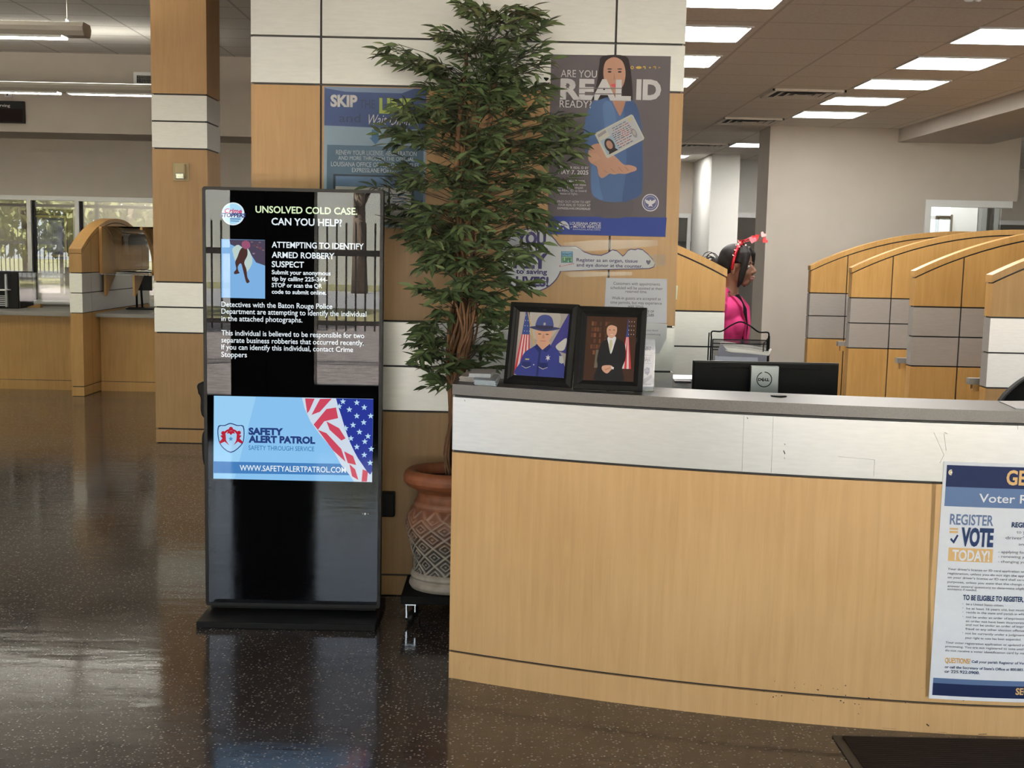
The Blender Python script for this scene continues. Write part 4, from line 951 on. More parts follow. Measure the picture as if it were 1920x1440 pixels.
wall_text(lg, 'D', M_BLACKM, 1421.5, 1427.5, 714, 5, LC.y, 0, .05); wall_text(lg, 'LL', M_BLACKM, 1434.5, 1442.5, 714.3, 5, LC.y, 0, .05)
text(lg, 'E', M_BLACKM, lambda x, z: Vector((at(1431, 711.6, LC.y).x+(x*.8-z*.6), LC.y-.0002, at(1431, 711.6, LC.y).z+(x*.6+z*.8))), -.006, .005, -.005, .010, .05)
lg.build('logo', mon)
# long desk behind the counter
dk = thing('staff_desk', 'grey staff desk hidden behind the reception counter', 'desk', (1.04, 5.75, 0))
MB().box((.33, 5.10, .70), (1.75, 6.17, .74), M_SLABL).box((.74, 6.17, .70), (1.75, 6.7, .74), M_SLABL).build('desktop', dk)
for xa in (.36, 1.68): MB().box((xa, 5.25, 0), (xa+.03, 6.1, .70), M_WOOD).build('side_panel', dk)
MB().box((1.69, 6.3, 0), (1.72, 6.68, .7), M_WOOD).build('side_panel', dk)
# wire file holder with papers
oy = 6.3; W0, W1 = at(1331, 640, oy).x, at(1443, 640, oy).x
wo_ = thing('wire_organizer', 'black wire desk file with an arched top and mesh front, behind the monitor', 'file holder', ((W0+W1)/2, oy+.1, .74))
zs, zt_ = at(1331, 624, oy).z, at(1386, 603.5, oy).z
b = MB(); xmid = (W0+W1)/2; wd = W1-W0
arch = smooth_loop([(W0+.006, oy, zs-.02), (W0+.008, oy, zs+.006), (W0+.05, oy, zs+.008), (W0+.09, oy, zs+.034), (xmid, oy, zt_), (W1-.09, oy, zs+.034), (W1-.05, oy, zs+.008), (W1-.008, oy, zs+.006), (W1-.006, oy, zs-.02)], 5, False)
b.tube([(W0+.003, oy, .742), (W0+.006, oy, zs-.02)]+arch+[(W1-.006, oy, zs-.02), (W1-.003, oy, .742)], .0036, M_BLACKM, 8)
b.tube([(W0-.006, oy+.02, .742), (W0-.002, oy+.02, zs-.0)], .003, M_BLACKM, 6).tube([(W1+.006, oy+.02, .742), (W1+.002, oy+.02, zs-.01)], .003, M_BLACKM, 6)
b.build('arched_frame', wo_)
b = MB(); zr = zs-.028
for zz in (zr, zr-.018, zr-.046, .95, .85, .76): b.tube([(W0+.012, oy-.004, zz), (W1-.012, oy-.004, zz)], .0022, M_BLACKM, 6)
for xx in (W0+.012, W1-.012): b.tube([(xx, oy-.004, zr), (xx, oy-.004, .745)], .0025, M_BLACKM, 6)
b.tube(smooth_loop([(W1-.03, oy-.02, .98), (W1-.03, oy-.02, zr-.03), (W1-.02, oy-.015, zr-.004), (W1-.008, oy-.01, zr+.01)], 5, False), .0024, M_BLACKM, 6)
b.build('wire_rail', wo_)
MB().box((W0+.014, oy-.003, .76), (W1-.014, oy-.001, zr), mat('mesh_grey', (.05, .045, .05), .6, alpha=.45)).build('mesh_panel', wo_)
MB().box((W0, oy, .741), (W1, oy+.22, .747), M_BLACKM).build('base_tray', wo_)
fd = MB()
top_ = smooth_loop([at(1349, 642, oy+.03), at(1360, 640.5, oy+.035), at(1400, 646.5, oy+.03), at(1447, 654, oy+.03)], 6, False)
low_ = smooth_loop([at(1353, 650, oy-.02), at(1366, 658.5, oy-.055), at(1400, 661.5, oy-.06), at(1441, 666, oy-.05)], 6, False)
n_ = len(top_); dz_ = Vector((0, 0, -.003))
fd.add(top_+low_+[p+dz_ for p in top_]+[p+dz_ for p in low_], [(i, i+1, n_+i+1, n_+i) for i in range(n_-1)]+[(2*n_+i, 2*n_+i+1, 3*n_+i+1, 3*n_+i) for i in range(n_-1)]+[(n_+i, n_+i+1, 3*n_+i+1, 3*n_+i) for i in range(n_-1)], mat('cream_paper', (.80, .79, .72), .6), True)
q = low_
fpap = tag(fd.build('folded_paper', None, q[0]), 'cream sheet folded over the top of the wire desk file', 'paper')
q = [at(u, v, oy-.045) for u, v in ((1345, 682), (1346, 660), (1352, 644), (1362, 655), (1370, 659), (1438, 667), (1437, 682))]
q = [(p.x, p.y, max(p.z, .0)) for p in q]; qb = [(p[0], p[1], .75) if i in (0, 6) else p for i, p in enumerate(q)]
tag(MB().prism(qb, (0, .012, 0), mat('grey_folder', (.25, .24, .29), .5)).build('file_folder', None, qb[0]), 'grey violet folder standing in the wire desk file', 'folder')
q = [at(u, v, oy-.06) for u, v in ((1341, 667.5), (1421, 670.5))]
tag(MB().prism([(q[0].x, q[0].y, .75), (q[1].x, q[1].y, .75), q[1], q[0]], (0, .008, 0), mat('lilac_paper', (.52, .52, .60), .5)).build('paper_pad', None, (q[0].x, q[0].y, .75)), 'pale lilac pad in front of the folder, just above the monitor', 'paper pad')
# papers on the desk at the stub wall's edge
pz = .741
def slab_px(name, label, cat, quad, Y, thick, m):
    a_, b_ = at(*quad[0], Y), at(*quad[1], Y)
    return tag(MB().box((a_.x, Y, min(a_.z, b_.z)), (b_.x, Y+.24, min(a_.z, b_.z)+thick), m).build(name, None, (a_.x, Y, min(a_.z, b_.z))), label, cat)
ps = thing('paper_pile', 'tall pile of white papers on the desk at the edge of the panelled wall', 'papers', (.85, 6.75, pz-.001))
px_a, px_b = at(1250, 700, 6.75).x, at(1299, 700, 6.75).x
ztop_ = at(1280, 700, 6.75).z; random.seed(2); z_ = pz; k = 0
while z_ < ztop_:
    h_ = .038 if k != 5 else .012
    o = random.uniform(-.008, .008)
    MB().box((px_a, 6.45+o, z_), (px_b-.005+o, 6.68+o, z_+h_-.002), M_PAPER if k % 4 else mat('cream_paper', (.80, .79, .72), .6)).build('paper_ream', ps); z_ += h_; k += 1
tray = MB().box((px_a, 6.40, at(1270, 716, 6.4).z-.006), (at(1296, 716, 6.4).x, 6.445, at(1270, 716, 6.4).z+.004), mat('violet_black', (.03, .025, .035), .4))
tag(tray.build('file_divider', None, (px_a, 6.40, at(1270, 716, 6.4).z-.006)), 'thin dark folder edge against the white paper pile', 'folder')
# dark swivel chair at the far right
sx, sy = 2.40, 6.1
sc = thing('swivel_chair', 'black rounded office chair back behind the counter at the right edge', 'chair', (sx, sy, 0))
pts = smooth_loop([(-.27, .62), (-.29, .80), (-.26, .95), (-.14, 1.06), (0, 1.085), (.14, 1.06), (.26, .95), (.29, .80), (.27, .62), (0, .58)], 5)
MB().prism([(sx+p.x, sy-.03, p.y) for p in pts], (0, .07, 0), M_BLACKM).build('backrest', sc, bevel=.015)
MB().box((sx-.25, sy+.02, .46), (sx+.25, sy+.5, .54), M_BLACKM).build('seat', sc, bevel=.03)
MB().tube([(sx, sy+.25, .08), (sx, sy+.25, .47)], .03, M_BLACK).tube([(sx, sy+.05, .5), (sx, sy-.0, .7)], .02, M_BLACK).build('gas_lift', sc)
for k in range(5):
    a = 2*PI*k/5; l = MB().tube([(sx, sy+.25, .10), (sx+.28*math.cos(a), sy+.25+.28*math.sin(a), .07)], [.03, .018], M_BLACK); l = l.build('leg', sc)
    MB().lathe([(.0, -.02), (.028, -.02), (.03, 0), (.028, .02), (0, .02)], (sx+.28*math.cos(a), sy+.25+.28*math.sin(a), .03), M_BLACK, 14, 'X').build('caster', l)
# floor mat
m0 = atz(1560, 1377, .008)
fmx = thing('floor_mat', 'dark ribbed entrance mat with a grey rubber edge before the counter', 'mat', (m0.x+.7, m0.y-.6, 0))
MB().prism([(m0.x, m0.y, 0), (m0.x, m0.y-1.5, 0), (m0.x+1.7, m0.y-1.5, 0), (m0.x+1.7, m0.y, 0)], (0, 0, .005), mat('mat_rubber', (.035, .031, .024), .7)).build('rubber_border', fmx)
def ribbed():
    m, nt, b = new_mat('mat_pile'); L = nt.links.new; N = nt.nodes.new
    g = N('ShaderNodeNewGeometry'); w = N('ShaderNodeTexWave'); w.bands_direction = 'Y'; w.inputs['Scale'].default_value = 18; w.inputs['Distortion'].default_value = 1.2; w.inputs['Detail'].default_value = 3
    L(g.outputs['Position'], w.inputs['Vector']); r = N('ShaderNodeValToRGB'); r.color_ramp.elements[0].color = (.010, .008, .007, 1); r.color_ramp.elements[1].color = (.028, .021, .017, 1)
    L(w.outputs['Fac'], r.inputs[0]); L(r.outputs[0], b.inputs['Base Color']); b.inputs['Roughness'].default_value = .95; b.inputs['Specular IOR Level'].default_value = .1
    bp = N('ShaderNodeBump'); bp.inputs['Strength'].default_value = .6; bp.inputs['Distance'].default_value = .004; L(w.outputs['Fac'], bp.inputs['Height']); L(bp.outputs[0], b.inputs['Normal'])
    return m
MB().box((m0.x+.03, m0.y-1.47, .005), (m0.x+1.67, m0.y-.02, .010), ribbed()).build('ribbed_pile', fmx)

# ================================================================== POTTED TREE ON ITS DOLLY
CX, CY = -.215, 5.87
dl = thing('plant_dolly', 'black square plant dolly on casters under the clay pot', 'plant dolly', (CX, CY, 0))
MB().box((CX-.205, CY-.19, .092), (CX+.205, CY+.19, .128), M_BLACKM).build('platform', dl, bevel=.004)
CHR = mat('chrome', (.6, .6, .58), .15, 1.0)
for sx_ in (-1, 1):
    for sy_ in (-1, 1):
        x, y = CX+sx_*.165, CY+sy_*.155
        c = MB().lathe([(.0, -.013), (.022, -.013), (.027, -.008), (.027, .008), (.022, .013), (0, .013)], (x, y, .0275), M_BLACK, 18, 'X').build('caster', dl)
        MB().box((x-.02, y-.016, .055), (x-.016, y+.016, .092), CHR).box((x+.016, y-.016, .055), (x+.02, y+.016, .092), CHR).box((x-.022, y-.02, .085), (x+.022, y+.02, .092), CHR).lathe([(.0, -.022), (.008, -.022), (.008, .022), (0, .022)], (x, y, .0275), CHR, 10, 'X').box((x-.02, y-.01, .03), (x-.015, y+.01, .06), CHR).build('fork', c)

PROF = [(.150, .128), (.176, .131), (.184, .145), (.181, .162), (.170, .172), (.178, .182), (.174, .196), (.160, .212), (.161, .24), (.166, .27), (.176, .31), (.188, .35), (.196, .385), (.197, .41), (.190, .44), (.178, .462), (.166, .478), (.168, .486), (.165, .497), (.158, .505), (.150, .525), (.152, .540), (.168, .553), (.196, .566), (.211, .584), (.213, .604), (.206, .622), (.190, .634), (.172, .632), (.163, .618), (.160, .59)]
def prof_r(z):
    for (r0, z0), (r1, z1) in zip(PROF[:27], PROF[1:28]):
        if z0 <= z <= z1: return r0+(r1-r0)*(z-z0)/max(z1-z0, 1e-6)
    return PROF[0][0]
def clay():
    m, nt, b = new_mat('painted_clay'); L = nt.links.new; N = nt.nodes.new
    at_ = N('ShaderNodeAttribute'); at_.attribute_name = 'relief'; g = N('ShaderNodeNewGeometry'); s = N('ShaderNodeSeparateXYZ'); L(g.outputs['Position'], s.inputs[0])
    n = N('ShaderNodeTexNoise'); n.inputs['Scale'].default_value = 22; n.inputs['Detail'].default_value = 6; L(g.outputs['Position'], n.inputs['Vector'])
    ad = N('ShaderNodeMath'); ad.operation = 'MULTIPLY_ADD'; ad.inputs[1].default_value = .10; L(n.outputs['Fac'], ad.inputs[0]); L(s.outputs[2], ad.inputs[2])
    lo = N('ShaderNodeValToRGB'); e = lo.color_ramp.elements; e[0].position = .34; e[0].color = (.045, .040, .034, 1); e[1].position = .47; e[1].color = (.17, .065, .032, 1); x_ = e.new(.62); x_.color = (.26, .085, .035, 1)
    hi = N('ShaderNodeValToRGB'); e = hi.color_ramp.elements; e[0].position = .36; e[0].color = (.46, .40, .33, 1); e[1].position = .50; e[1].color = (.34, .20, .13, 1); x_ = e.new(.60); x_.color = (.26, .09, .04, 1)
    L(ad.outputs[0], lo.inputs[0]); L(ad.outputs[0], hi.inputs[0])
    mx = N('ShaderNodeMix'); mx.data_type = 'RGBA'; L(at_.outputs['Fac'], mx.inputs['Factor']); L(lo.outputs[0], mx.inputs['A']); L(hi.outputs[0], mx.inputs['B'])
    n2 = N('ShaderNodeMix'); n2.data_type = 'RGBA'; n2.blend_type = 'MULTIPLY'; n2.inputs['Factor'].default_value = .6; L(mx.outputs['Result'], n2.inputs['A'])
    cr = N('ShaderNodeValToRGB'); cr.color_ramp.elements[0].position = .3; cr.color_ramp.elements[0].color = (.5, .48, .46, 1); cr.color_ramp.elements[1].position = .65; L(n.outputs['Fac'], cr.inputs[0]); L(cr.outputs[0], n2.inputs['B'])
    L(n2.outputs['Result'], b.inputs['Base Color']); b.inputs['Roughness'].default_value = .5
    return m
M_CLAY = clay()
tree = thing('potted_tree', 'tall leafy artificial ficus with a braided trunk in a carved clay pot', 'potted plant', (CX, CY, .128))
NA, NZ = 240, 150
vs, fs, rel = [], [], []
zA = [PROF[0][1]+(PROF[27][1]-PROF[0][1])*i/NZ for i in range(NZ+1)]
def relief(a, z):
    if not .205 < z < .475: return 0.0, 0.0
    if z > .44:                                            # leaf-like collar
        q = abs(((a*16/(2*PI)) % 1)-.5)*2
        h_ = max(0, 1-abs(q-(z-.44)/.04)*3.2); return .006*h_, h_
    p = a*11/(2*PI); q = (z-.205)/.078
    u_, v_ = (p+q) % 1, (p-q) % 1
    d = min(u_, 1-u_, v_, 1-v_)                             # 0 on the lattice line
    e_ = max(0, 1-d/.085)
    c = max(abs(u_-.5), abs(v_-.5))
    r1 = max(0, 1-abs(c-.24)/.05); r2 = max(0, 1-c/.085)
    h_ = max(e_, r1*.9, r2)
    return .0065*h_, min(1, h_*1.3)
for z in zA:
    for j in range(NA):
        a = 2*PI*j/NA; d, w = relief(a, z); r = prof_r(z)+d
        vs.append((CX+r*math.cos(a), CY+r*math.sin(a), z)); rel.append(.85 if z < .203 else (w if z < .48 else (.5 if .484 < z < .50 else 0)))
for r, z in PROF[28:]:
    for j in range(NA): a = 2*PI*j/NA; vs.append((CX+r*math.cos(a), CY+r*math.sin(a), z)); rel.append(0)
rows = NZ+1+len(PROF[28:])
for i in range(rows-1):
    for j in range(NA): jj = (j+1) % NA; fs.append((i*NA+j, i*NA+jj, (i+1)*NA+jj, (i+1)*NA+j))
pb = MB().add(vs, fs, M_CLAY, True)
pb.f.append(list(range(NA))[::-1]); pb.mi.append(0); pb.sm.append(False)
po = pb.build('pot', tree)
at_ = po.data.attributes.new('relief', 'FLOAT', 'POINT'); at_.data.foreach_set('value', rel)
MB().lathe([(.165, .57), (.165, .585), (.0, .588)], (CX, CY, 0), mat('dark_soil', (.02, .016, .012), .95, var=.5, scale=40, bump=.6), 24).build('soil', tree)
# braided trunk: a bundle of thin stems
M_BARK = mat('vine_bark', (.15, .082, .046), .85, var=.5, scale=16, bump=.5, spec=.2)
M_CORE = mat('dark_bark', (.045, .022, .012), .9, var=.4, scale=14, spec=.1)
TP = lambda u, v, dy=0: at(u, v, CY+dy)
def axis_at(z):
    kz = [(.585, -.215), (.80, -.222), (.98, -.226), (1.10, -.205), (1.25, -.185), (1.42, -.18), (1.7, -.19), (2.0, -.16), (2.45, -.12)]
    for (z0, x0), (z1, x1) in zip(kz, kz[1:]):
        if z0 <= z <= z1: t = (z-z0)/(z1-z0); t = t*t*(3-2*t); return x0+(x1-x0)*t
    return kz[-1][1]
def spread(z):
    kz = [(.585, .030), (.68, .052), (.82, .016), (.98, .018), (1.08, .045), (1.2, .060), (1.34, .055), (1.5, .05), (1.8, .045), (2.1, .03)]
    for (z0, x0), (z1, x1) in zip(kz, kz[1:]):
        if z0 <= z <= z1: t = (z-z0)/(z1-z0); return x0+(x1-x0)*t
    return kz[-1][1]
random.seed(21)
tb = MB()
for k in range(26):
    ph0 = 2*PI*k/26+random.uniform(-.2, .2); tw = random.uniform(1.2, 3.4)*random.choice((1, 1, -1)); top = random.uniform(1.35, 1.62) if k % 4 else random.uniform(1.9, 2.25)
    rr = random.uniform(.55, 1.05); pts = []; z = .585
    while z < top:
        a = ph0+tw*(z-.6)+.25*math.sin(z*17+k); r = spread(z)*rr
        pts.append((axis_at(z)+r*math.cos(a), CY-.01+r*math.sin(a), z)); z += .035
    tb.tube(pts, [random.uniform(.0042, .0072)*(1 if i < len(pts)*.7 else .75) for i in range(len(pts))], M_BARK, 6)
tb.tube([(axis_at(z), CY, z) for z in [.585+.04*i for i in range(26)]], [.008+.55*max(0, spread(.585+.04*i)-.02) for i in range(26)], M_CORE, 10)
for k in range(3):                                         # main limbs carrying on up through the crown
    pts = []; z = 1.5
    while z < (2.4, 2.1, 2.3)[k]: pts.append((axis_at(z)+(-.06, .03, .06)[k]*(z-1.3)*1.2+.012*math.sin(9*z+k), CY+(-.02, .03, -.04)[k], z)); z += .06
    tb.tube(pts, [.016-.009*i/len(pts) for i in range(len(pts))], M_BARK, 7)
tb.build('trunk', tree)
M_TWIG = mat('dark_twig', (.035, .026, .016), .8)
# foliage: sprays of pointed leaves
def leaf_mat():
    m, nt, b = new_mat('ficus_leaf'); L = nt.links.new; N = nt.nodes.new
    g = N('ShaderNodeNewGeometry'); r = N('ShaderNodeValToRGB'); e = r.color_ramp.elements
    e[0].position = 0; e[0].color = (.010, .024, .009, 1); e[1].position = 1; e[1].color = (.15, .19, .085, 1)
    for p_, c_ in ((.3, (.020, .042, .014)), (.6, (.034, .064, .022)), (.85, (.068, .105, .040))): q = e.new(p_); q.color = (*c_, 1)
    L(g.outputs['Random Per Island'], r.inputs[0])
    n = N('ShaderNodeTexNoise'); n.inputs['Scale'].default_value = 120; L(g.outputs['Position'], n.inputs['Vector'])
    at2 = N('ShaderNodeAttribute'); at2.attribute_name = 'rib'
    mx = N('ShaderNodeMix'); mx.data_type = 'RGBA'; ml = N('ShaderNodeMath'); ml.operation = 'MULTIPLY'; ml.inputs[1].default_value = .42; L(at2.outputs['Fac'], ml.inputs[0]); L(ml.outputs[0], mx.inputs['Factor'])
    L(r.outputs[0], mx.inputs['A']); mx.inputs['B'].default_value = (.15, .20, .085, 1)
    L(mx.outputs['Result'], b.inputs['Base Color']); b.inputs['Roughness'].default_value = .42; b.inputs['Specular IOR Level'].default_value = .4
    return m
M_LEAF = leaf_mat()
fol, twg, ribs = MB(), MB(), []
lverts, lfaces = [], []
def leaf(p, d, n, L_, w):
    d = d.normalized(); s = d.cross(n)
    if s.length < 1e-4: s = d.orthogonal()
    s.normalize(); n = s.cross(d).normalized()
    o = len(lverts); droop = random.uniform(.02, .22)
    prof = [(0, 0), (.18, .62), (.42, 1), (.72, .66), (1, 0)]
    for i, (t, ww) in enumerate(prof):
        c = p+d*(L_*t)-n*(L_*droop*t*t)
        if i in (0, 4): lverts.append(c); ribs.append(.6)
        else:
            lverts.extend((c-s*(w*.5*ww)+n*(w*.18*ww), c, c+s*(w*.5*ww)+n*(w*.18*ww))); ribs.extend((.0, 1, .0))
    lfaces.extend([(o, o+1, o+2), (o, o+2, o+3)])
    for i in (0, 1): b = o+1+3*i; lfaces.extend([(b, b+3, b+4, b+1), (b+1, b+4, b+5, b+2)])
    b = o+7; lfaces.extend([(b, o+10, b+1), (b+1, o+10, b+2)])
CL = [  # u, v, ru, rv, sprays: where the foliage masses stand
 (905, 35, 52, 34, 13), (962, 48, 52, 42, 13), (872, 84, 42, 34, 9), (940, 108, 66, 46, 16), (1000, 112, 22, 32, 5), (985, 18, 22, 16, 3), (1005, 50, 14, 14, 2), (842, 62, 12, 26, 2),
 (738, 92, 22, 18, 3), (768, 118, 30, 24, 5), (806, 140, 40, 32, 8), (850, 140, 40, 40, 9),
 (858, 190, 92, 44, 22), (950, 182, 76, 46, 18), (790, 208, 52, 32, 9), (768, 252, 40, 32, 8), (1010, 158, 20, 20, 2),
 (852, 258, 82, 42, 16), (985, 232, 62, 30, 9), (1040, 232, 36, 24, 7), (1068, 268, 18, 22, 4), (955, 288, 92, 38, 18), (1020, 290, 46, 26, 8),
 (716, 348, 16, 12, 2), (765, 330, 44, 26, 8), (858, 334, 84, 42, 17), (962, 346, 56, 34, 11), (1012, 352, 26, 26, 4), (1042, 345, 20, 10, 3),
 (742, 396, 26, 24, 5), (792, 400, 46, 30, 9), (870, 402, 70, 40, 14), (958, 404, 60, 34, 11), (1008, 420, 18, 26, 4),
 (800, 446, 34, 30, 6), (868, 456, 58, 40, 11), (942, 462, 50, 34, 9), (985, 470, 18, 20, 3),
 (822, 502, 26, 30, 5), (880, 512, 44, 36, 7), (930, 520, 34, 30, 5), (962, 540, 18, 14, 2), (800, 548, 16, 14, 2), (842, 548, 26, 24, 4), (905, 556, 30, 18, 4),
 (920, 600, 24, 34, 5), (805, 622, 22, 20, 5), (826, 652, 24, 26, 6), (798, 668, 10, 26, 2), (842, 684, 18, 20, 4), (915, 650, 24, 30, 5), (868, 686, 32, 14, 4), (905, 682, 24, 16, 3), (820, 716, 6, 12, 2)]
CL += [(803, 640, 20, 18, 2), (796, 668, 12, 22, 1), (836, 706, 12, 14, 1), (926, 575, 24, 24, 4), (930, 640, 20, 28, 3), (840, 585, 18, 24, 3), (815, 470, 30, 26, 4), (780, 430, 34, 20, 4), (882, 300, 40, 30, 4), (878, 372, 40, 34, 5), (880, 440, 40, 34, 5), (872, 505, 26, 26, 3), (905, 232, 50, 30, 4), (900, 150, 40, 30, 4)]
random.seed(33)
for (u, v, ru, rv, ns) in CL:
    c0 = at(u, v, CY)
    for k in range(int(ns*1.38+.5)):
        a = random.uniform(0, 2*PI); r = random.random()**.6
        uu, vv = u+ru*r*math.cos(a)*.85, v+rv*r*math.sin(a)*.85
        dmax = min(.24, .06+max(ru, rv)*.0026)
        p = at(uu, vv, CY+max(-.30, min(.20, random.gauss(-.06, dmax*.65))))
        ax = Vector((axis_at(max(.6, min(2.4, p.z-.08))), CY, p.z-.08))
        out = (p-ax); out.z *= .3
        if out.length < .03: out = Vector((random.uniform(-1, 1), random.uniform(-1, .3), 0))
        d = (out.normalized()+Vector((random.uniform(-.5, .5), random.uniform(-.6, .4), random.uniform(-.55, .35)+(.28 if p.z > 1.75 else .05)))).normalized()
        Ls = random.uniform(.075, .13); n_ = random.randint(7, 10)
        st = p-d*Ls*.5; side = d.cross(Vector((0, 0, 1)))
        side = side.normalized() if side.length > .1 else Vector((1, 0, 0)); up = side.cross(d).normalized()
        tip = [st+d*(Ls*i/4)-Vector((0, 0, 1))*(.010*(i/4)**2) for i in range(5)]
        twg.tube([ax+(st-ax)*.35 if (st-ax).length < .3 else st-(st-ax).normalized()*.12, st]+tip[1:], .0015, M_TWIG, 4)
        for i in range(n_):
            t = (i+.6)/n_; q = st+d*(Ls*t); sg = 1 if i % 2 else -1
            ld = (d*random.uniform(.35, .9)+side*sg*random.uniform(.4, 1.0)+up*random.uniform(-.25, .5)+Vector((0, 0, -random.uniform(.0, .55)))).normalized() if i < n_-1 else (d-Vector((0, 0, .2))).normalized()
            L_ = random.uniform(.050, .080)
            q.y = min(q.y, 6.12)
            if q.x < -.40 and q.z < 1.86: q.y = max(q.y, 5.97); ld.y = abs(ld.y) if q.y < 6.08 else 0
            if q.y+ld.y*L_ > 6.15: ld.y = -abs(ld.y)
            leaf(q, ld, (up+Vector((random.uniform(-.5, .5), random.uniform(-1.7, -.3), random.uniform(-.1, .6)))).normalized(), L_, L_*random.uniform(.25, .33))
fol.add(lverts, lfaces, M_LEAF, True)
fo = fol.build('foliage', tree)
at_ = fo.data.attributes.new('rib', 'FLOAT', 'POINT'); at_.data.foreach_set('value', ribs)
twg.build('twigs', tree)

# ================================================================== SERVICE BOOTH DIVIDERS
AR, AC, AT = 2.88, 1.325, 1.79
def arch_z(s): return AT-(AR-math.sqrt(max(0, AR*AR-(s-AC)**2)))
def divider(label, org, sdir, tdir, T=.112, L=2.65, ledge=False, m=M_WOODD, sv=None):
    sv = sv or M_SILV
    O = Vector(org); sd, td = Vector(sdir), Vector(tdir)
    P = lambda s, t, z: O+sd*s+td*t+Vector((0, 0, z))
    t = thing('booth_divider', label, 'divider', O, 'arched booth dividers')
    def blk(mb, s0, s1, z0, z1, mt, g=.0045, ti=0):
        q = [P(s0+g, ti, z0+g), P(s1-g, ti, z0+g), P(s1-g, ti, z1-g), P(s0+g, ti, z1-g)]
        return mb.prism(q, td*(T-2*ti), mt)
    def arc(mb, s0, s1, zlo, off, mt, ti=0, n=16):
        top = [P(s0+(s1-s0)*i/n, ti, arch_z(s0+(s1-s0)*i/n)-off) for i in range(n+1)]
        if callable(zlo): bot = [P(s0+(s1-s0)*i/n, ti, zlo(s0+(s1-s0)*i/n)) for i in range(n, -1, -1)]
        else: bot = [P(s1, ti, zlo), P(s0, ti, zlo)]
        return mb.prism(top+bot, td*(T-2*ti), mt)
    seg = [(0, .32), (.32, L-.32), (L-.32, L)]
    c = MB(); arc(c, .012, L-.012, .0, .012, M_REV, .012, 30); c.build('core', t)
    k, lo, me_, up = MB(), MB(), MB(), MB()
    for s0, s1 in seg:
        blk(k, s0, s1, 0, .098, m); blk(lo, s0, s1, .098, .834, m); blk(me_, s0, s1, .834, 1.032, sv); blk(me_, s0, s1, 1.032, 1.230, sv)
        arc(up, s0+.0045, s1-.0045, 1.235, .051, m)
    k.build('kick_panel', t); lo.build('lower_panel', t); me_.build('metal_panel', t); up.build('arched_panel', t)
    cp = MB(); arc(cp, -.001, L+.001, lambda s: arch_z(s)-.041, 0, m, 0, 36); cp.build('arch_cap', t)
    if ledge:
        b = MB(); q = [P(-.05, .125, .84), P(.3, .125, .84), P(.3, .125, .875), P(-.05, .125, .875)]; b.prism(q, td*.06, M_SLABL); b.build('counter_ledge', t)
        b = MB(); q = [P(-.03, .125, .80), P(.2, .125, .80), P(.2, .125, .84), P(-.03, .125, .84)]; b.prism(q, td*.04, m); b.build('ledge_bracket', t)
    return t
divider('nearest of the four arched maple dividers on the right, cut by the picture edge', (2.70, 7.95, 0), (1, 0, 0), (0, 1, 0), ledge=True, sv=M_SILVSH)
divider('second arched maple divider from the front, with a seam down its face', (2.70, 9.47, 0), (1, 0, 0), (0, 1, 0), ledge=True, sv=M_SILVSH)
divider('third arched maple divider from the front, under the office window', (2.70, 11.22, 0), (1, 0, 0), (0, 1, 0), ledge=True, sv=M_SILVSH)
divider('farthest arched maple divider, standing against the beige office wall', (2.63, 12.43, 0), (1, 0, 0), (0, 1, 0), sv=M_SILVSH)
divider('arched maple divider behind the panelled wall, in front of the person in pink', (1.216, 7.95, 0), (-1, 0, 0), (0, 1, 0), m=M_WOODD)
LX0, LX1 = at(134.5, 742, 14.12).x, at(158, 742, 14.12).x
divider('arched maple divider at the far left service counter, seen end on', (LX1, 14.12, 0), (0, 1, 0), (-1, 0, 0), T=LX1-LX0)
sl_ = MB().prism([at(u, v, 7.945) for u, v in ((1266, 534), (1271, 536), (1269, 562), (1265.5, 560))], (0, .002, 0), mat('green_note', (.45, .55, .42), .6))
tag(sl_.build('sticky_note', None, at(1266, 560, 7.945)), 'pale green note stuck beside the panelled wall edge', 'sticky note')

# ================================================================== LEFT SERVICE COUNTER
def service_counter(label, x0, x1):
    t = thing('service_counter', label, 'counter', ((x0+x1)/2, 14.75, 0), 'left service counters')
    MB().box((x0+.004, 14.72, .0), (x1-.004, 14.9, .774), M_REV).build('core', t)
    MB().box((x0, 14.707, .0), (x1, 14.73, .096), M_WOODD).build('kick_board', t)
    MB().box((x0, 14.707, .102), (x1, 14.73, .774), M_WOODD).build('front_panel', t)
    MB().box((x0, 14.55, .776), (x1, 15.9, .812), M_SLABL).build('countertop', t)
    return t
service_counter('maple service counter bay left of the arched divider', LX0-2.94, LX0-.004)
service_counter('maple service counter bay between the arched divider and the column', LX1+.004, LX1+2.5)
divider('arched maple divider at the left picture edge, only its tip showing', (LX0-2.95, 14.12, 0), (0, 1, 0), (-1, 0, 0), T=LX1-LX0)
gx = LX1+.004
sg = thing('sneeze_guard', 'curved clear guard with maple cheek and brackets beside the left arched divider', 'counter guard', (gx+.6, 15.0, 1.2))
prof = smooth_loop([(14.74, 1.70), (14.90, 1.68), (15.08, 1.60), (15.22, 1.44), (15.26, 1.32), (15.22, 1.235), (15.12, 1.222)], 5, False)
ck = [Vector((gx, p.x, p.y)) for p in prof[:22]]+[Vector((gx, 15.24, 1.215)), Vector((gx, 14.72, 1.215)), Vector((gx, 14.72, 1.70))]
MB().prism(ck, (.03, 0, 0), M_WOODD).build('cheek_panel', sg)
def rib(x):
    b = MB(); o = [Vector((x, p.x, p.y)) for p in prof]; i_ = [Vector((x, p.x-.05*(1 if k > 6 else k/6), p.y-.03)) for k, p in enumerate(prof)]
    return b.prism(o+i_[::-1], (.025, 0, 0), M_WOODD)
rib(gx+.42).build('rib', sg); rib(gx+.95).build('rib', sg)
b = MB(); n_ = len(prof)
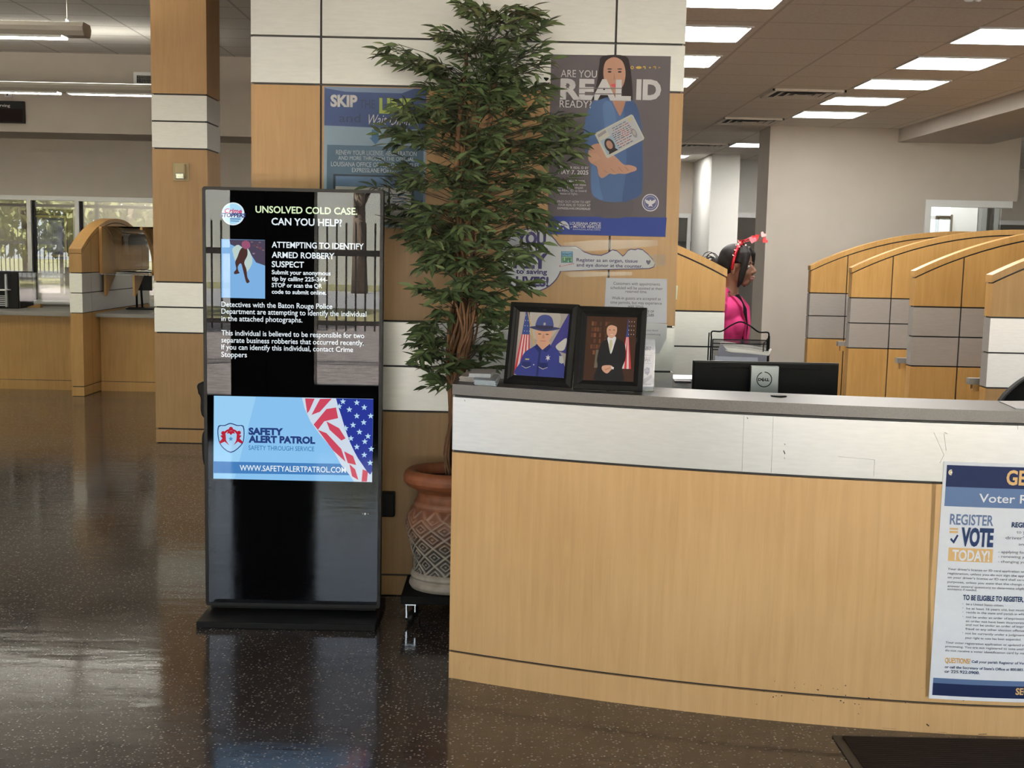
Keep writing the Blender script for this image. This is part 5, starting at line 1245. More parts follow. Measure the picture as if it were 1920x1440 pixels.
b.add([(gx+.03, p.x+.004, p.y+.002) for p in prof]+[(gx+1.35, p.x+.004, p.y+.002) for p in prof], [(i, i+1, n_+i+1, n_+i) for i in range(n_-1)], M_ACRY, True); b.build('clear_sheet', sg)
MB().box((gx+.0, 14.74, 1.205), (gx+1.35, 15.24, 1.213), M_ACRY).build('clear_shelf', sg)
for x in (gx+.02, gx+.32, gx+.62, gx+1.1): MB().prism([(x, 14.80, 1.204), (x, 15.20, 1.204), (x, 14.84, .985), (x, 14.80, .985)], (.02, 0, 0), M_WOODD).build('bracket', sg)
MB().box((gx+.72, 15.30, .812), (gx+.735, 15.32, 1.21), M_ACRY).box((gx+.78, 15.30, .812), (gx+.795, 15.32, 1.21), M_ACRY).build('clear_post', sg)
mt = thing('service_monitor', 'black monitor on a split stand behind the curved clear guard', 'monitor', (gx+.80, 15.62, .812))
c0, c1 = at(262, 513, 15.62), at(284, 545, 15.62)
MB().box((c0.x-.03, 15.62, c1.z), (c1.x, 15.66, c0.z), M_BLACK).build('display', mt)
s0 = at(262, 574, 15.60)
MB().tube([(s0.x-.03, 15.6, .82), at(255, 520, 15.62)], .012, M_BLACK, 8).tube([(s0.x+.03, 15.6, .82), at(263, 520, 15.62)], .012, M_BLACK, 8).tube([at(255, 522, 15.62), (c0.x, 15.64, c1.z+.08)], .012, M_BLACK, 8).build('stand', mt)
MB().box((s0.x-.13, 15.52, .813), (s0.x+.16, 15.72, .828), M_BLACK).build('stand_base', mt)
r0 = atz(240, 580, .813)
tag(MB().box((r0.x, r0.y, .8125), (r0.x+.16, r0.y+.09, .835), M_BLACKM).build('card_reader', None, (r0.x, r0.y, .8125)), 'flat black reader box on the counter below the clear guard', 'card reader')
tag(MB().tube(smooth_loop([(r0.x, r0.y+.07, .82), (r0.x-.03, r0.y+.05, .816), (r0.x-.05, r0.y+.10, .816), (r0.x-.04, r0.y+.18, .816)], 5, False), .004, M_BLACK, 6).build('reader_cable', None, (r0.x, r0.y, .8125)), 'thin black cable running left from the flat reader box', 'cable')
# left bay: printer trays, clear pane, wooden wedge
p0, p1 = at(0, 510, 15.2), at(34, 574, 15.2)
pr_ = thing('document_printer', 'black printer with a white tray at the left picture edge on the service counter', 'printer', (p0.x, 15.2, .812))
MB().box((p0.x-.4, 15.2, .812), (p1.x, 15.7, p0.z), mat('printer_black', (.012, .012, .013), .5, spec=.1)).build('body', pr_)
tz = at(15, 543, 15.1).z
MB().box((p0.x-.3, 15.02, tz-.01), (p0.x+.11, 15.2, tz), M_PAPER).build('paper_tray', pr_)
for k in range(6): MB().box((p0.x-.1, 15.195, .84+.02*k), (p0.x+.05, 15.2, .85+.02*k), M_PAPER).build('vent_slot', pr_)
MB().box((p0.x+.06, 15.16, .83), (p0.x+.08, 15.2, p0.z-.02), mat('grey_plate', (.33, .36, .38))).build('side_rail', pr_)
g0, g1 = at(35.5, 511, 14.95), at(132, 579, 14.95)
tag(MB().box((g0.x, 14.95, .8125), (LX0-.02, 14.958, g0.z), M_ACRY).build('counter_screen', None, (g0.x, 14.95, .8125)), 'upright clear screen on the left service counter beside the printer', 'counter guard')
w0 = atz(45, 576.5, .813); w1 = atz(97, 574.5, .813)
tag(MB().prism([(w0.x, w0.y, .8125), (w1.x, w0.y, .8125), (w1.x, w0.y, .852), (w1.x-.02, w0.y, .855)], (0, .08, 0), M_WOODD).build('wooden_wedge', None, (w0.x, w0.y, .8125)), 'low wooden wedge block lying on the left service counter', 'wedge')
# framed picture in the room behind the glass
fa, fb = at(49, 391, 18.9), at(138, 494, 18.9)
pc = thing('framed_picture', 'large gold framed picture with a navy mat in the room behind the left glass', 'picture', ((fa.x+fb.x)/2, 18.9, fb.z))
def framed(t, fa, fb, Y, bw, mf, inner, art_m):
    q = [(fa.x, fb.z), (fb.x, fb.z), (fb.x, fa.z), (fa.x, fa.z)]
    b = MB(); b.box((fa.x, Y-.02, fb.z), (fa.x+bw, Y+.02, fa.z), mf).box((fb.x-bw, Y-.02, fb.z), (fb.x, Y+.02, fa.z), mf).box((fa.x+bw, Y-.02, fa.z-bw), (fb.x-bw, Y+.02, fa.z), mf).box((fa.x+bw, Y-.02, fb.z), (fb.x-bw, Y+.02, fb.z+bw), mf); b.build('frame', t)
    MB().box((fa.x+bw, Y, fb.z+bw), (fb.x-bw, Y+.015, fa.z-bw), inner).build('mat_board', t)
    iw = (fb.x-fa.x)*.24
    MB().box((fa.x+iw, Y-.004, fb.z+iw), (fb.x-iw, Y, fa.z-iw), art_m).build('print', t)
framed(pc, fa, fb, 18.9, .065, mat('antique_gold', (.10, .075, .035), .5, .3), ink((.04, .045, .11)), mat('print_blue', (.16, .18, .26), .4, var=.6, scale=9))
b = MB(); iw = .10
for o in (.085, .10): 
    for (x0, x1, z0, z1) in ((fa.x+o, fb.x-o, fa.z-o-.008, fa.z-o), (fa.x+o, fb.x-o, fb.z+o, fb.z+o+.008), (fa.x+o, fa.x+o+.008, fb.z+o, fa.z-o), (fb.x-o-.008, fb.x-o, fb.z+o, fa.z-o)): b.box((x0, 18.893, z0), (x1, 18.9, z1), mat('gold_line', (.45, .36, .12), .4))
b.build('gilt_line', pc)
struct(MB().box((-9, 18.92, 0), (-.2, 19.0, 2.735), M_WALL).build('wall_inner_left'))
lp = thing('added_ceiling_light', 'unseen square ceiling light added in the room behind the left glass', 'ceiling light', (-4.5, 18.1, 2.73))  # unseen lamp, added to light the room behind the glass
E_OFF = mat('added_light_diffuser', (.8, .8, .8), .5, emit=(1, .95, .86), estr=14)
MB().box((-5.4, 17.9, 2.715), (-3.2, 18.3, 2.733), E_OFF).build('diffuser', lp)

# signs and grille on the soffit
sy = 16.1
def serving_sign(label, u0, u1, v0, v1, full=True):
    a_, b_ = at(u0, v0, sy-.06), at(u1, v1, sy-.06)
    t = thing('serving_sign', label, 'sign', ((a_.x+b_.x)/2, sy, b_.z), 'now serving signs on the soffit')
    MB().box((a_.x, sy-.06, b_.z), (b_.x, sy, a_.z), mat('sign_charcoal', (.012, .013, .014), .6, spec=.15)).build('case', t)
    MB().box((a_.x+.01, sy-.063, b_.z+.012), (b_.x-.01, sy-.06, b_.z+(a_.z-b_.z)*.64), mat('sign_display', (.008, .003, .003), .6, spec=.1)).build('number_display', t)
    tx = MB(); vb = v0+(v1-v0)*.265
    w_ = u1-u0
    wall_text(tx, 'Now Serving', M_PAPER, u1-.88*w_, u1-.30*w_, vb, 5, sy-.06, .002, .006); tx.build('lettering', t)
serving_sign('dark now serving sign at the left picture edge, above the service counter', -42, 45, 188, 231)
serving_sign('dark now serving sign almost hidden behind the maple column', 284.5, 350, 195, 238)
a_, b_ = at(8, 171, sy-.03), at(22, 182, sy-.03)
np_ = thing('number_plaque', 'small white number plaque under the lower pendant light', 'sign', (a_.x, sy, b_.z))
MB().box((a_.x, sy-.03, b_.z), (b_.x, sy, a_.z+.05), M_PAPER).build('plate', np_)
tx = MB(); tx.poly([at(u, v, sy-.0312) for u, v in ((12.6, 172), (16.4, 172), (15.2, 179), (11.5, 179))], M_BLACK); tx.build('numeral', np_)
a_, b_ = at(250, 135, sy-.012), at(318, 163, sy-.012)
vg = thing('wall_grille', 'white return air grille with a dark mesh beside the maple column', 'vent', ((a_.x+b_.x)/2, sy, b_.z))
b = MB(); fw = .035
b.box((a_.x, sy-.012, b_.z), (b_.x, sy, b_.z+fw), M_ALU).box((a_.x, sy-.012, a_.z-fw), (b_.x, sy, a_.z), M_ALU).box((a_.x, sy-.012, b_.z+fw), (a_.x+fw, sy, a_.z-fw), M_ALU).box((b_.x-fw, sy-.012, b_.z+fw), (b_.x, sy, a_.z-fw), M_ALU); b.build('frame', vg)
MB().box((a_.x+fw, sy-.002, b_.z+fw), (b_.x-fw, sy-.001, a_.z-fw), M_REV).build('duct', vg)
b = MB(); k = 0
x = a_.x+fw+.02
while x < b_.x-fw: b.box((x, sy-.010, b_.z+fw), (x+.004, sy-.003, a_.z-fw), mat('grille_grey', (.17, .18, .17), .5)); x += .018
z = b_.z+fw+.02
while z < a_.z-fw: b.box((a_.x+fw, sy-.010, z), (b_.x-fw, sy-.003, z+.004), mat('grille_grey', (.17, .18, .17), .5)); z += .024
b.build('mesh', vg)
# strobe on the column
a_, b_ = at(324.5, 305, 10.93), at(355.5, 340, 10.93)
st = thing('alarm_strobe', 'small beige fire alarm strobe with a clear lens on the maple column', 'alarm', ((a_.x+b_.x)/2, 10.93, b_.z))
MB().box((a_.x, 10.918, b_.z), (b_.x, 10.93, a_.z), mat('alarm_beige', (.42, .34, .19), .45)).build('back_plate', st, bevel=.006)
c_, d_ = at(328, 306, 10.9), at(348, 333, 10.9)
MB().box((c_.x, 10.885, d_.z), (d_.x, 10.918, c_.z), mat('alarm_beige', (.42, .34, .19), .45)).build('sounder', st, bevel=.012)
c_, d_ = at(329, 324, 10.88), at(346, 336.5, 10.88)
MB().box((c_.x, 10.86, d_.z), (d_.x, 10.888, c_.z), mat('strobe_lens', (.75, .75, .72), .12, .6, var=.5, scale=160)).build('lens', st, bevel=.008)
# pendant lights
M_PEND = mat('pendant_grey', (.34, .32, .28), .5)
E_PEND = mat('pendant_tube', (.8, .8, .8), .5, emit=(1, .96, .84), estr=24)
E_UP = mat('pendant_uplight', (.8, .8, .8), .5, emit=(1, .96, .84), estr=42)
E_UPD = mat('pendant_uplight_dim', (.8, .8, .8), .5, emit=(1, .96, .84), estr=12)
def pendant(label, xr, xl, y, z0, z1, gaps, up=None):
    t = thing('pendant_light', label, 'pendant light', ((xr+xl)/2, y, z0), 'pendant lights over the lobby')
    w = .10
    def sec(x): return [Vector((x, y-.075, z0)), Vector((x, y-w, z0+.03)), Vector((x, y-w-.008, z0+.06)), Vector((x, y-w+.01, z1-.004)), Vector((x, y-w+.02, z1)), Vector((x, y+w-.02, z1)), Vector((x, y+w+.008, z0+.06)), Vector((x, y+w, z0+.03)), Vector((x, y+.075, z0))]
    MB().prism(sec(xl), (xr-xl-.03, 0, 0), M_PEND).build('housing', t)
    MB().prism(sec(xr-.03), (.03, 0, 0), M_PEND).build('end_cap', t)
    for a_, b_ in gaps:
        lv = MB().box((a_, y-.07, z0-.003), (b_, y+.07, z0-.0005), E_PEND).build('louvre', t)
        b = MB(); x = a_
        while x < b_: b.box((x-.003, y-.073, z0-.014), (x+.003, y+.073, z0-.003), M_ALU); x += .12
        b.box((a_, y-.076, z0-.016), (b_, y-.072, z0), M_ALU).box((a_, y+.072, z0-.016), (b_, y+.076, z0), M_ALU); b.build('baffle', lv)
    MB().box((xl+.05, y-.06, z1+.0005), (xr-.12, y+.06, z1+.003), up or E_UP).build('uplight', t)
    for x in (xr-.14, xr-2.4, xl+.3):
        if x > xl: MB().tube([(x, y, z1), (x, y, 3.6)], .0022, M_PEND, 6).lathe([(0, z1+.03), (.012, z1+.03), (.012, z1), (0, z1)], (x, y, 0), M_ALU, 8).build('cable', t)
fx = at(163, 57, 10.4).x
pendant('long grey pendant light at upper left whose end cap shows', fx, fx-6.2, 10.4, at(0, 66, 10.4).z, at(0, 41, 10.4).z, [(fx-6.1, fx-.16)])
z0 = at(0, 171, 14.4).z; z1 = at(0, 154, 14.4).z
g1_, g2_ = at(111, 173, 14.4).x, at(129, 173, 14.4).x
pendant('lower pendant light near the soffit, running behind the maple column', -3.3, -10, 14.4, z0, z1, [(-9.9, g1_), (g2_, -3.45)], E_UPD)

# ================================================================== OFFICE CEILING FIXTURES
E_TROF = mat('troffer_diffuser', (.9, .9, .9), .5, emit=(1, .97, .91), estr=29)
E_TROFB = mat('troffer_diffuser_bright', (.9, .9, .9), .5, emit=(1, .97, .91), estr=46)
def troffer(label, x0, y0, em=None):
    t = thing('ceiling_light', label, 'ceiling light', (x0+.29, y0+.29, 2.805), 'square ceiling lights in the office')
    zb = 2.795
    b = MB(); x1, y1, f_ = x0+.575, y0+.575, .014
    b.box((x0, y0, zb), (x1, y0+f_, 2.8045), M_ALU).box((x0, y1-f_, zb), (x1, y1, 2.8045), M_ALU).box((x0, y0+f_, zb), (x0+f_, y1-f_, 2.8045), M_ALU).box((x1-f_, y0+f_, zb), (x1, y1-f_, 2.8045), M_ALU); b.build('frame', t)
    MB().box((x0+.02, y0+f_+.004, zb+.003), (x1-.04, y1-f_-.004, 2.8045), em or E_TROF).build('diffuser', t)
ords = ['nearest', 'second', 'third', 'fourth', 'farthest']
for k in range(5): troffer('%s square ceiling light in the right-hand row above the booths' % ords[k], 2.53, 7.93+1.165*k)
for k in range(4): troffer('%s square ceiling light in the row beside the panelled wall' % ['nearest', 'second', 'third', 'last'][k], .755, 6.90+1.175*k, E_TROFB)
troffer('far square ceiling light beside the third ceiling vent', 2.53, 16.31)
troffer('square ceiling light at the far end by the panelled wall edge', 1.72, 18.5)
for k in range(2): troffer('square ceiling light out of sight above the office booths', 4.95, 8.0+2.2*k)
for x_, y_ in ((4.42, 14.76), (6.7, 17.0), (.75, 16.0), (3.2, 15.4), (3.2, 17.0)): troffer('added square ceiling light out of sight in the rooms beyond the beige wall', x_, y_)  # hidden lamps added to brighten the far wall, pillar and back rooms
def vent(label, x0, y0, s=.56):
    t = thing('ceiling_vent', label, 'vent', (x0+s/2, y0+s/2, 2.805), 'ceiling air vents in the office')
    zb = 2.785; VM = mat('vent_white', (.62, .58, .52), .45); o = 0
    MB().box((x0+.02, y0+.02, 2.7995), (x0+s-.02, y0+s-.02, 2.8045), M_REV).build('duct_opening', t)
    b = MB()
    for k in range(4):
        a0 = .016+k*.064; a1 = a0+.036; q0 = [(x0+a0, y0+a0), (x0+s-a0, y0+a0), (x0+s-a0, y0+s-a0), (x0+a0, y0+s-a0)]; q1 = [(x0+a1, y0+a1), (x0+s-a1, y0+a1), (x0+s-a1, y0+s-a1), (x0+a1, y0+s-a1)]
        b.add([(*p, zb+.002) for p in q0]+[(*p, zb+.011) for p in q1], [(i, (i+1) % 4, 4+(i+1) % 4, 4+i) for i in range(4)], VM)
    b.box((x0+.268, y0+.268, zb+.002), (x0+s-.268, y0+s-.268, zb+.006), VM); b.build('louvre', t)
    b = MB(); 
    for (xa, ya, xb, yb) in ((x0, y0, x0+s, y0+.016), (x0, y0+s-.016, x0+s, y0+s), (x0, y0, x0+.016, y0+s), (x0+s-.016, y0, x0+s, y0+s)): b.box((xa, ya, zb+.001), (xb, yb, 2.8045), VM)
    b.build('frame', t)
vent('nearest square ceiling air vent, beside the row of lights', 1.972, 11.0)
vent('middle square ceiling air vent, above the corner of the beige wall', 1.95, 13.35)
vent('farthest square ceiling air vent, small, by the panelled wall edge', 1.93, 16.5)
# white twin-capped fittings under the header
for lab, u, v in (('white twin-capped fitting under the wooden header at upper right', 1822, 4), ('white fitting under the wooden header by the panelled wall', 1299, 0)):
    p = at(u, v, 6.28); r = .02
    t = thing('header_fitting', lab, 'fitting', (p.x, 6.28, 2.67))
    MB().lathe([(0, 2.645), (.012, 2.646), (.021, 2.652), (.022, 2.67), (0, 2.67)], (p.x-.012, 6.28, 0), M_PAPER, 16).build('wide_cap', t)
    if u > 1500: MB().lathe([(0, 2.647), (.008, 2.648), (.013, 2.653), (.013, 2.67), (0, 2.67)], (p.x+.028, 6.28, 0), M_PAPER, 14).build('narrow_cap', t)
# picture seen through the office window
fa, fb = at(1756, 402, 15.57), at(1783, 450, 15.57)
pc = thing('framed_picture', 'small dark framed picture on the white wall behind the office window', 'picture', ((fa.x+fb.x)/2, 15.57, fb.z))
framed(pc, fa, fb, 15.57, .03, mat('antique_gold', (.10, .075, .035), .5, .3), ink((.62, .63, .60)), mat('print_green', (.42, .46, .30), .4, var=.5, scale=14))
# dark copier behind the far glass, white chair-height cabinet
cp = thing('office_copier', 'black office copier behind the far glass partition', 'copier', (1.75, 20.9, 0))
MB().box((1.2, 20.5, 0), (2.6, 21.3, 1.35), M_BLACK).build('body', cp)
MB().box((1.15, 20.45, 1.35), (2.65, 21.3, 1.72), M_BLACK).build('lid', cp)
MB().box((1.5, 20.42, 1.0), (2.2, 20.5, 1.33), mat('copier_panel', (.28, .27, .22), .5)).build('control_panel', cp)
MB().box((1.15, 20.44, 1.56), (2.65, 20.46, 1.585), M_ALU).build('trim_strip', cp)

# ================================================================== WAITING CHAIR BEHIND THE DISPLAY
qx = at(370.5, 730, 6.75).x
wc = thing('waiting_chair', 'black plastic waiting chair mostly hidden behind the display', 'chair', (qx+.26, 7.0, 0))
zt0 = at(372, 712, 6.75).z; zw = at(381, 785, 6.75).z; zs = at(376, 830, 6.75).z; ze = at(380, 872, 6.75).z
pts = smooth_loop([(qx+.02, zt0-.01), (qx, zt0-.06), (qx+.012, zw+.10), (qx+.030, zw), (qx+.20, zw-.03), (qx+.30, zw-.03), (qx+.46, zw), (qx+.50, zt0-.06), (qx+.48, zt0-.01), (qx+.25, zt0+.01)], 5)
MB().prism([(p.x, 6.75, p.y) for p in pts], (0, .035, 0), M_BLACK).build('backrest', wc, bevel=.008)
pts = smooth_loop([(qx+.02, zs+.05), (qx+.012, zs), (qx+.02, ze), (qx+.06, ze-.02), (qx+.10, ze), (qx+.09, zs+.03), (qx+.05, zs+.07)], 4)
for dx in (0, .41): MB().prism([(p.x+dx, 6.77, p.y) for p in pts], (0, .30, 0), M_BLACK).build('armrest', wc, bevel=.008)
MB().box((qx+.04, 6.78, .43), (qx+.47, 7.22, .46), M_BLACK).build('seat', wc, bevel=.01)
MB().box((qx+.06, 6.765, .44), (qx+.10, 6.79, zw), M_BLACK).box((qx+.41, 6.765, .44), (qx+.45, 6.79, zw), M_BLACK).build('back_post', wc)
for x in (qx+.06, qx+.45):
    for y in (6.80, 7.18): MB().tube([(x, y, 0), (x, y, .44)], .012, M_DARKMET, 8).build('leg', wc)

# ================================================================== THE PERSON IN PINK
PXc, PYc = at(1384, 497, 8.42).x, 8.42
yawP = math.radians(-24)
Rz = Matrix.Rotation(yawP, 3, 'Z')
def L3(x, y, z): return Vector((PXc, PYc, 0))+Rz@Vector((x, y, 0))+Vector((0, 0, z))     # +x where she faces
pe = thing('person', 'person in a bright pink blazer and red heart headband walking behind the divider', 'person', (PXc, PYc, 0))
def soft(o, voxel, it=6, f=.5):
    r = o.modifiers.new('skin_surface', 'REMESH'); r.mode = 'VOXEL'; r.voxel_size = voxel; r.use_smooth_shade = True
    s = o.modifiers.new('relax', 'SMOOTH'); s.factor = f; s.iterations = it
    return o
M_SKIN = mat('brown_skin', (.135, .058, .032), .6, var=.06, scale=30)
M_HAIRP = mat('black_hair', (.010, .008, .008), .6, var=.4, scale=70, stretch=(4, 4, 1), spec=.15)
M_PINK = mat('pink_cloth', (.44, .018, .13), .85, var=.06, scale=50)
M_TOP = mat('black_cloth', (.007, .006, .007), .9, spec=.08)
E3 = lambda a, b_, c: Matrix.Rotation(yawP, 3, 'Z')@Matrix.Rotation(b_, 3, 'Y')@Matrix.Rotation(a, 3, 'X')
b = MB()
hz = 1.492
def ee(x, y, z, rx, ry, rz_, rot=0.0, mb=None, m=None): (mb or b).ell(L3(x, y, z), (rx, ry, rz_), m or M_SKIN, 20, 14, E3(0, rot, 0))
ee(-.012, 0, hz+.022, .092, .074, .088)                       # skull
ee(.030, 0, hz-.045, .056, .054, .075, .12)                    # face
ee(.044, 0, hz-.098, .034, .032, .028)                         # chin
ee(.018, 0, hz-.085, .046, .048, .034)                         # jaw
ee(.068, 0, hz-.050, .018, .036, .034)                         # cheeks front
for s in (-1, 1): ee(.055, s*.034, hz-.048, .022, .020, .026); ee(.070, s*.032, hz+.008, .012, .024, .010)   # cheekbone, brow
b.tube([L3(.082, 0, hz-.004), L3(.094, 0, hz-.024), L3(.103, 0, hz-.042)], [.008, .010, .012], M_SKIN, 10); ee(.098, 0, hz-.044, .012, .014, .010)
for s in (-1, 1): ee(.092, s*.011, hz-.047, .009, .008, .007); ee(-.010, s*.075, hz-.030, .016, .009, .030)    # nostril, ear
ee(.083, 0, hz-.071, .013, .022, .008); ee(.079, 0, hz-.083, .012, .019, .008)                                  # lips
b.tube([L3(-.030, 0, hz-.05), L3(-.040, 0, hz-.13), L3(-.055, 0, 1.30)], [.050, .047, .060], M_SKIN, 16)       # neck
b.tube([L3(-.07, -.10, 1.285), L3(-.07, 0, 1.30), L3(-.07, .10, 1.285)], [.05, .07, .05], M_SKIN, 14)
for (x, z, rx, ry, rz_) in ((-.06, 1.20, .095, .155, .14), (-.055, 1.06, .09, .135, .15), (-.06, .93, .10, .15, .13), (-.05, .84, .105, .165, .11)): ee(x, 0, z, rx, ry, rz_)
for s in (-1, 1):
    sh, el, wr = L3(-.07, s*.175, 1.27), L3(-.10, s*.215, 1.01), L3(.02, s*.22, .80)
    b.tube([sh, sh.lerp(el, .5), el, el.lerp(wr, .4), wr], [.050, .044, .037, .036, .026], M_SKIN, 12)
    hd = L3(.045, s*.215, .745); b.ell(wr.lerp(hd, .65), (.030, .016, .048), M_SKIN, 14, 10, E3(0, -.5, 0))
    for k, (dx, ln) in enumerate(((-.020, .058), (-.006, .072), (.008, .078), (.022, .070))):
        p0 = L3(.040+dx*.9, s*.214, .715+dx*.4); p1 = L3(.052+dx, s*.205, .715+dx*.4-ln*.55); p2 = L3(.050+dx, s*.19, .715+dx*.4-ln)
        b.tube([p0, p1, p2], [.0088, .0082, .0068], M_SKIN, 8)
    b.tube([L3(.05, s*.208, .765), L3(.078, s*.195, .738), L3(.085, s*.188, .712)], [.011, .010, .0075], M_SKIN, 8)
    st_ = .16*s
    hp, kn, an = L3(-.05, s*.085, .82), L3(-.03+st_, s*.085, .46), L3(-.06+st_*1.5, s*.08, .09)
    b.tube([hp, hp.lerp(kn, .5), kn, kn.lerp(an, .35), an], [.085, .072, .053, .050, .034], M_SKIN, 14)
    b.ell(L3(.0+st_*1.5, s*.08, .04), (.115, .042, .038), M_SKIN, 14, 10, E3(0, 0, 0))
body = soft(b.build('body', pe), .0055, 4)
# eyes, lips
for s in (-1, 1):
    e = MB().ell(L3(.072, s*.034, hz-.012), (.011, .013, .0085), mat('eye_white', (.62, .58, .55), .25), 12, 8, E3(0, 0, 0)); e.ell(L3(.0795, s*.036, hz-.012), (.0045, .006, .006), mat('dark_iris', (.012, .008, .006), .2), 10, 6, E3(0, 0, 0)); e.build('eye', pe)
    MB().tube([L3(.078, s*.018, hz+.007), L3(.083, s*.032, hz+.013), L3(.068, s*.052, hz+.008)], [.003, .0038, .002], M_HAIRP, 6).build('eyebrow', pe)
MB().tube([L3(.085, -.026, hz-.073), L3(.0945, -.010, hz-.0715), L3(.0955, 0, hz-.073), L3(.0945, .010, hz-.0715), L3(.085, .026, hz-.073)], [.003, .0055, .005, .0055, .003], mat('lip_red', (.20, .05, .045), .35), 8).tube([L3(.083, -.022, hz-.085), L3(.091, 0, hz-.088), L3(.083, .022, hz-.085)], [.003, .0065, .003], mat('lip_red', (.20, .05, .045), .35), 8).build('lips', pe)
MB().box((0, 0, 0), (0, 0, 0), M_PAPER)
te = MB().tube([L3(.084, -.020, hz-.079), L3(.0915, 0, hz-.0795), L3(.084, .020, hz-.079)], [.0025, .0035, .0025], mat('teeth', (.75, .72, .66), .3), 6); te.build('teeth', pe)
# hair: parted in front with long strands by the face, pulled back into a puff
h = MB()
ee(-.022, 0, hz+.040, .096, .082, .082, 0, h, M_HAIRP); ee(-.055, 0, hz+.010, .070, .080, .085, 0, h, M_HAIRP)
for s in (-1, 1):
    h.tube([L3(.045, s*.030, hz+.098), L3(.066, s*.056, hz+.062), L3(.060, s*.070, hz+.01), L3(.046, s*.074, hz-.05), L3(.036, s*.071, hz-.10), L3(.020, s*.070, hz-.135)], [.020, .024, .022, .021, .017, .006], M_HAIRP, 10)
    h.tube([L3(.02, s*.03, hz+.106), L3(.035, s*.066, hz+.06), L3(.018, s*.079, hz+.012)], [.016, .020, .012], M_HAIRP, 10)
ee(-.118, 0, hz-.012, .052, .055, .055, 0, h, M_HAIRP); ee(-.150, 0, hz-.06, .045, .05, .07, .3, h, M_HAIRP)
h.tube([L3(-.10, 0, hz-.02), L3(-.15, 0, hz+.008), L3(-.19, .01, hz-.03), L3(-.20, .0, hz-.12), L3(-.17, 0, hz-.20)], [.03, .03, .035, .03, .008], M_HAIRP, 10)
soft(h.build('hair', pe), .006, 3)
h = MB(); random.seed(4)
for k in range(9):
    a = random.uniform(-.03, .03); z_ = random.uniform(-.02, .03)
    h.tube(smooth_loop([L3(-.11, a, hz-.01+z_), L3(-.155, a*1.5, hz+.045+z_*.8), L3(-.20, a*2, hz+.03+z_), L3(-.215, a*2, hz-.03+z_)], 4, False), .0022, M_HAIRP, 5)
h.build('loose_strands', pe)
# headband with sequins and two heart bobbles
M_RED = mat('red_sequin', (.50, .01, .02), .28, .4)
hb = MB(); arcp = []
for i in range(25):
    t = -.15*PI+1.3*PI*i/24
    arcp.append(L3(.004+.012*math.sin(t)-.01*(1-math.sin(t))*.8, .091*math.cos(t), hz+.020+.108*math.sin(t)))
hb.tube(arcp, .0085, M_RED, 8).build('headband', pe)
hb = MB(); random.seed(8)
for k in range(90):
    p = arcp[random.randint(4, 20)]+Vector((random.uniform(-.012, .012), random.uniform(-.012, .012), random.uniform(-.002, .016)))
    d = Vector((random.uniform(-1, 1), random.uniform(-1, 1), random.uniform(-1, 1))).normalized()*.007; e = d.orthogonal().normalized()*.005
    hb.add([p-d-e, p+d-e, p+d+e, p-d+e], [(0, 1, 2, 3)], random.choice([M_RED, M_RED, mat('red_tinsel', (.65, .03, .05), .15, .7), mat('pale_tinsel', (.75, .45, .45), .2, .5)]))
hb.build('sequins', pe)
def heart(c, r, m, d, mb):
    pts = []
    for i in range(22):
        t = 2*PI*i/22; pts.append((16*math.sin(t)**3/16*r, (13*math.cos(t)-5*math.cos(2*t)-2*math.cos(3*t)-math.cos(4*t))/16*r))
    ux = Vector((math.cos(d), 0, math.sin(d))); uz = Vector((-math.sin(d), 0, math.cos(d)))
    mb.prism([c+ux*x+uz*y+Vector((0, -.003, 0)) for x, y in pts], (0, .006, 0), m)
for (a, b2, m, r, d) in ((L3(.012, -.03, hz+.125), at(1431, 440, 8.40), mat('pale_pink', (.75, .50, .52), .3), .018, -.6), (L3(.012, .01, hz+.125), at(1434, 451, 8.46), M_RED, .018, -.9), (L3(.005, -.015, hz+.128), at(1411, 450, 8.38), mat('pink_heart', (.70, .22, .28), .4), .022, -.2), (L3(.0, .03, hz+.128), at(1416, 446, 8.47), M_RED, .024, .3)):
    q = MB(); q.tube([a, a.lerp(b2, .5)+Vector((-.006, 0, .01)), b2], .0014, M_RED, 5); heart(Vector(b2), r, m, d, q); q.build('heart_bobble', pe)
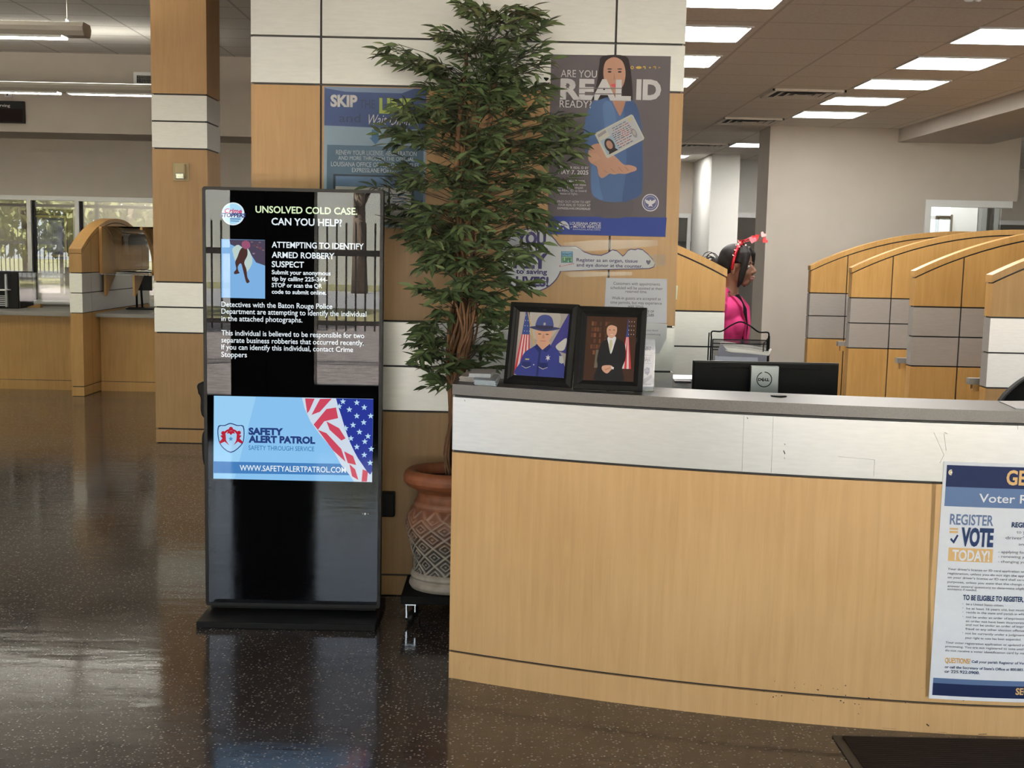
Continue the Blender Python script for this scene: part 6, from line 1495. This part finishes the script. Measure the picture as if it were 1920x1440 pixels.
# blazer, top, trousers, shoes
c = MB()
for (x, z, rx, ry, rz_) in ((-.058, 1.215, .112, .172, .11), (-.05, 1.12, .112, .158, .13), (-.055, 1.0, .104, .150, .14), (-.06, .88, .112, .168, .12), (-.055, .80, .118, .18, .07)): ee(x, 0, z, rx, ry, rz_, 0, c, M_PINK)
ee(.018, -.065, 1.135, .052, .062, .062, 0, c, M_PINK); ee(.018, .065, 1.135, .052, .062, .062, 0, c, M_PINK)
c.tube([L3(-.07, -.165, 1.283), L3(-.08, -.07, 1.315), L3(-.085, 0, 1.322), L3(-.08, .07, 1.315), L3(-.07, .165, 1.283)], [.050, .050, .045, .050, .050], M_PINK, 14)
for s in (-1, 1):
    sh, el, wr = L3(-.07, s*.18, 1.275), L3(-.10, s*.222, 1.01), L3(.008, s*.222, .825)
    c.tube([sh, sh.lerp(el, .5), el, el.lerp(wr, .5), wr], [.062, .056, .050, .047, .043], M_PINK, 14)
soft(c.build('blazer', pe), .007, 5)
for s in (-1, 1):                                             # lapels and collar
    pts = [L3(-.075, s*.075, 1.345), L3(-.005, s*.085, 1.300), L3(.045, s*.085, 1.245), L3(.068, s*.040, 1.14), L3(.062, s*.018, 1.02), L3(.055, s*.016, 1.10), L3(.035, s*.030, 1.20), L3(-.005, s*.048, 1.285)]
    MB().prism(pts, Rz@Vector((.012, s*.004, .0)), M_PINK).build('lapel', pe)
MB().tube([L3(-.03, -.072, 1.325), L3(-.09, -.055, 1.362), L3(-.105, 0, 1.372), L3(-.09, .055, 1.362), L3(-.03, .072, 1.325)], [.014, .020, .020, .020, .014], M_PINK, 10).build('collar', pe)
c = MB(); c.tube([L3(-.02, 0, 1.30), L3(.030, 0, 1.22), L3(.052, 0, 1.12), L3(.050, 0, 1.0), L3(.045, 0, .9)], [.040, .036, .024, .014, .010], M_TOP, 14)
soft(c.build('black_top', pe), .006, 3)
c = MB(); ee(-.055, 0, .84, .112, .172, .10, 0, c, M_TOP)
for s in (-1, 1):
    st_ = .16*s; hp, kn, an = L3(-.05, s*.085, .82), L3(-.03+st_, s*.085, .46), L3(-.06+st_*1.5, s*.08, .10)
    c.tube([hp, hp.lerp(kn, .5), kn, kn.lerp(an, .5), an], [.095, .083, .066, .062, .058], M_TOP, 14)
soft(c.build('trousers', pe), .008, 4)
for s in (-1, 1):
    MB().ell(L3(.005+.24*s, s*.08, .042), (.13, .050, .042), M_BLACK, 16, 10, E3(0, 0, 0)).build('shoe', pe)
bpy.context.view_layer.update()
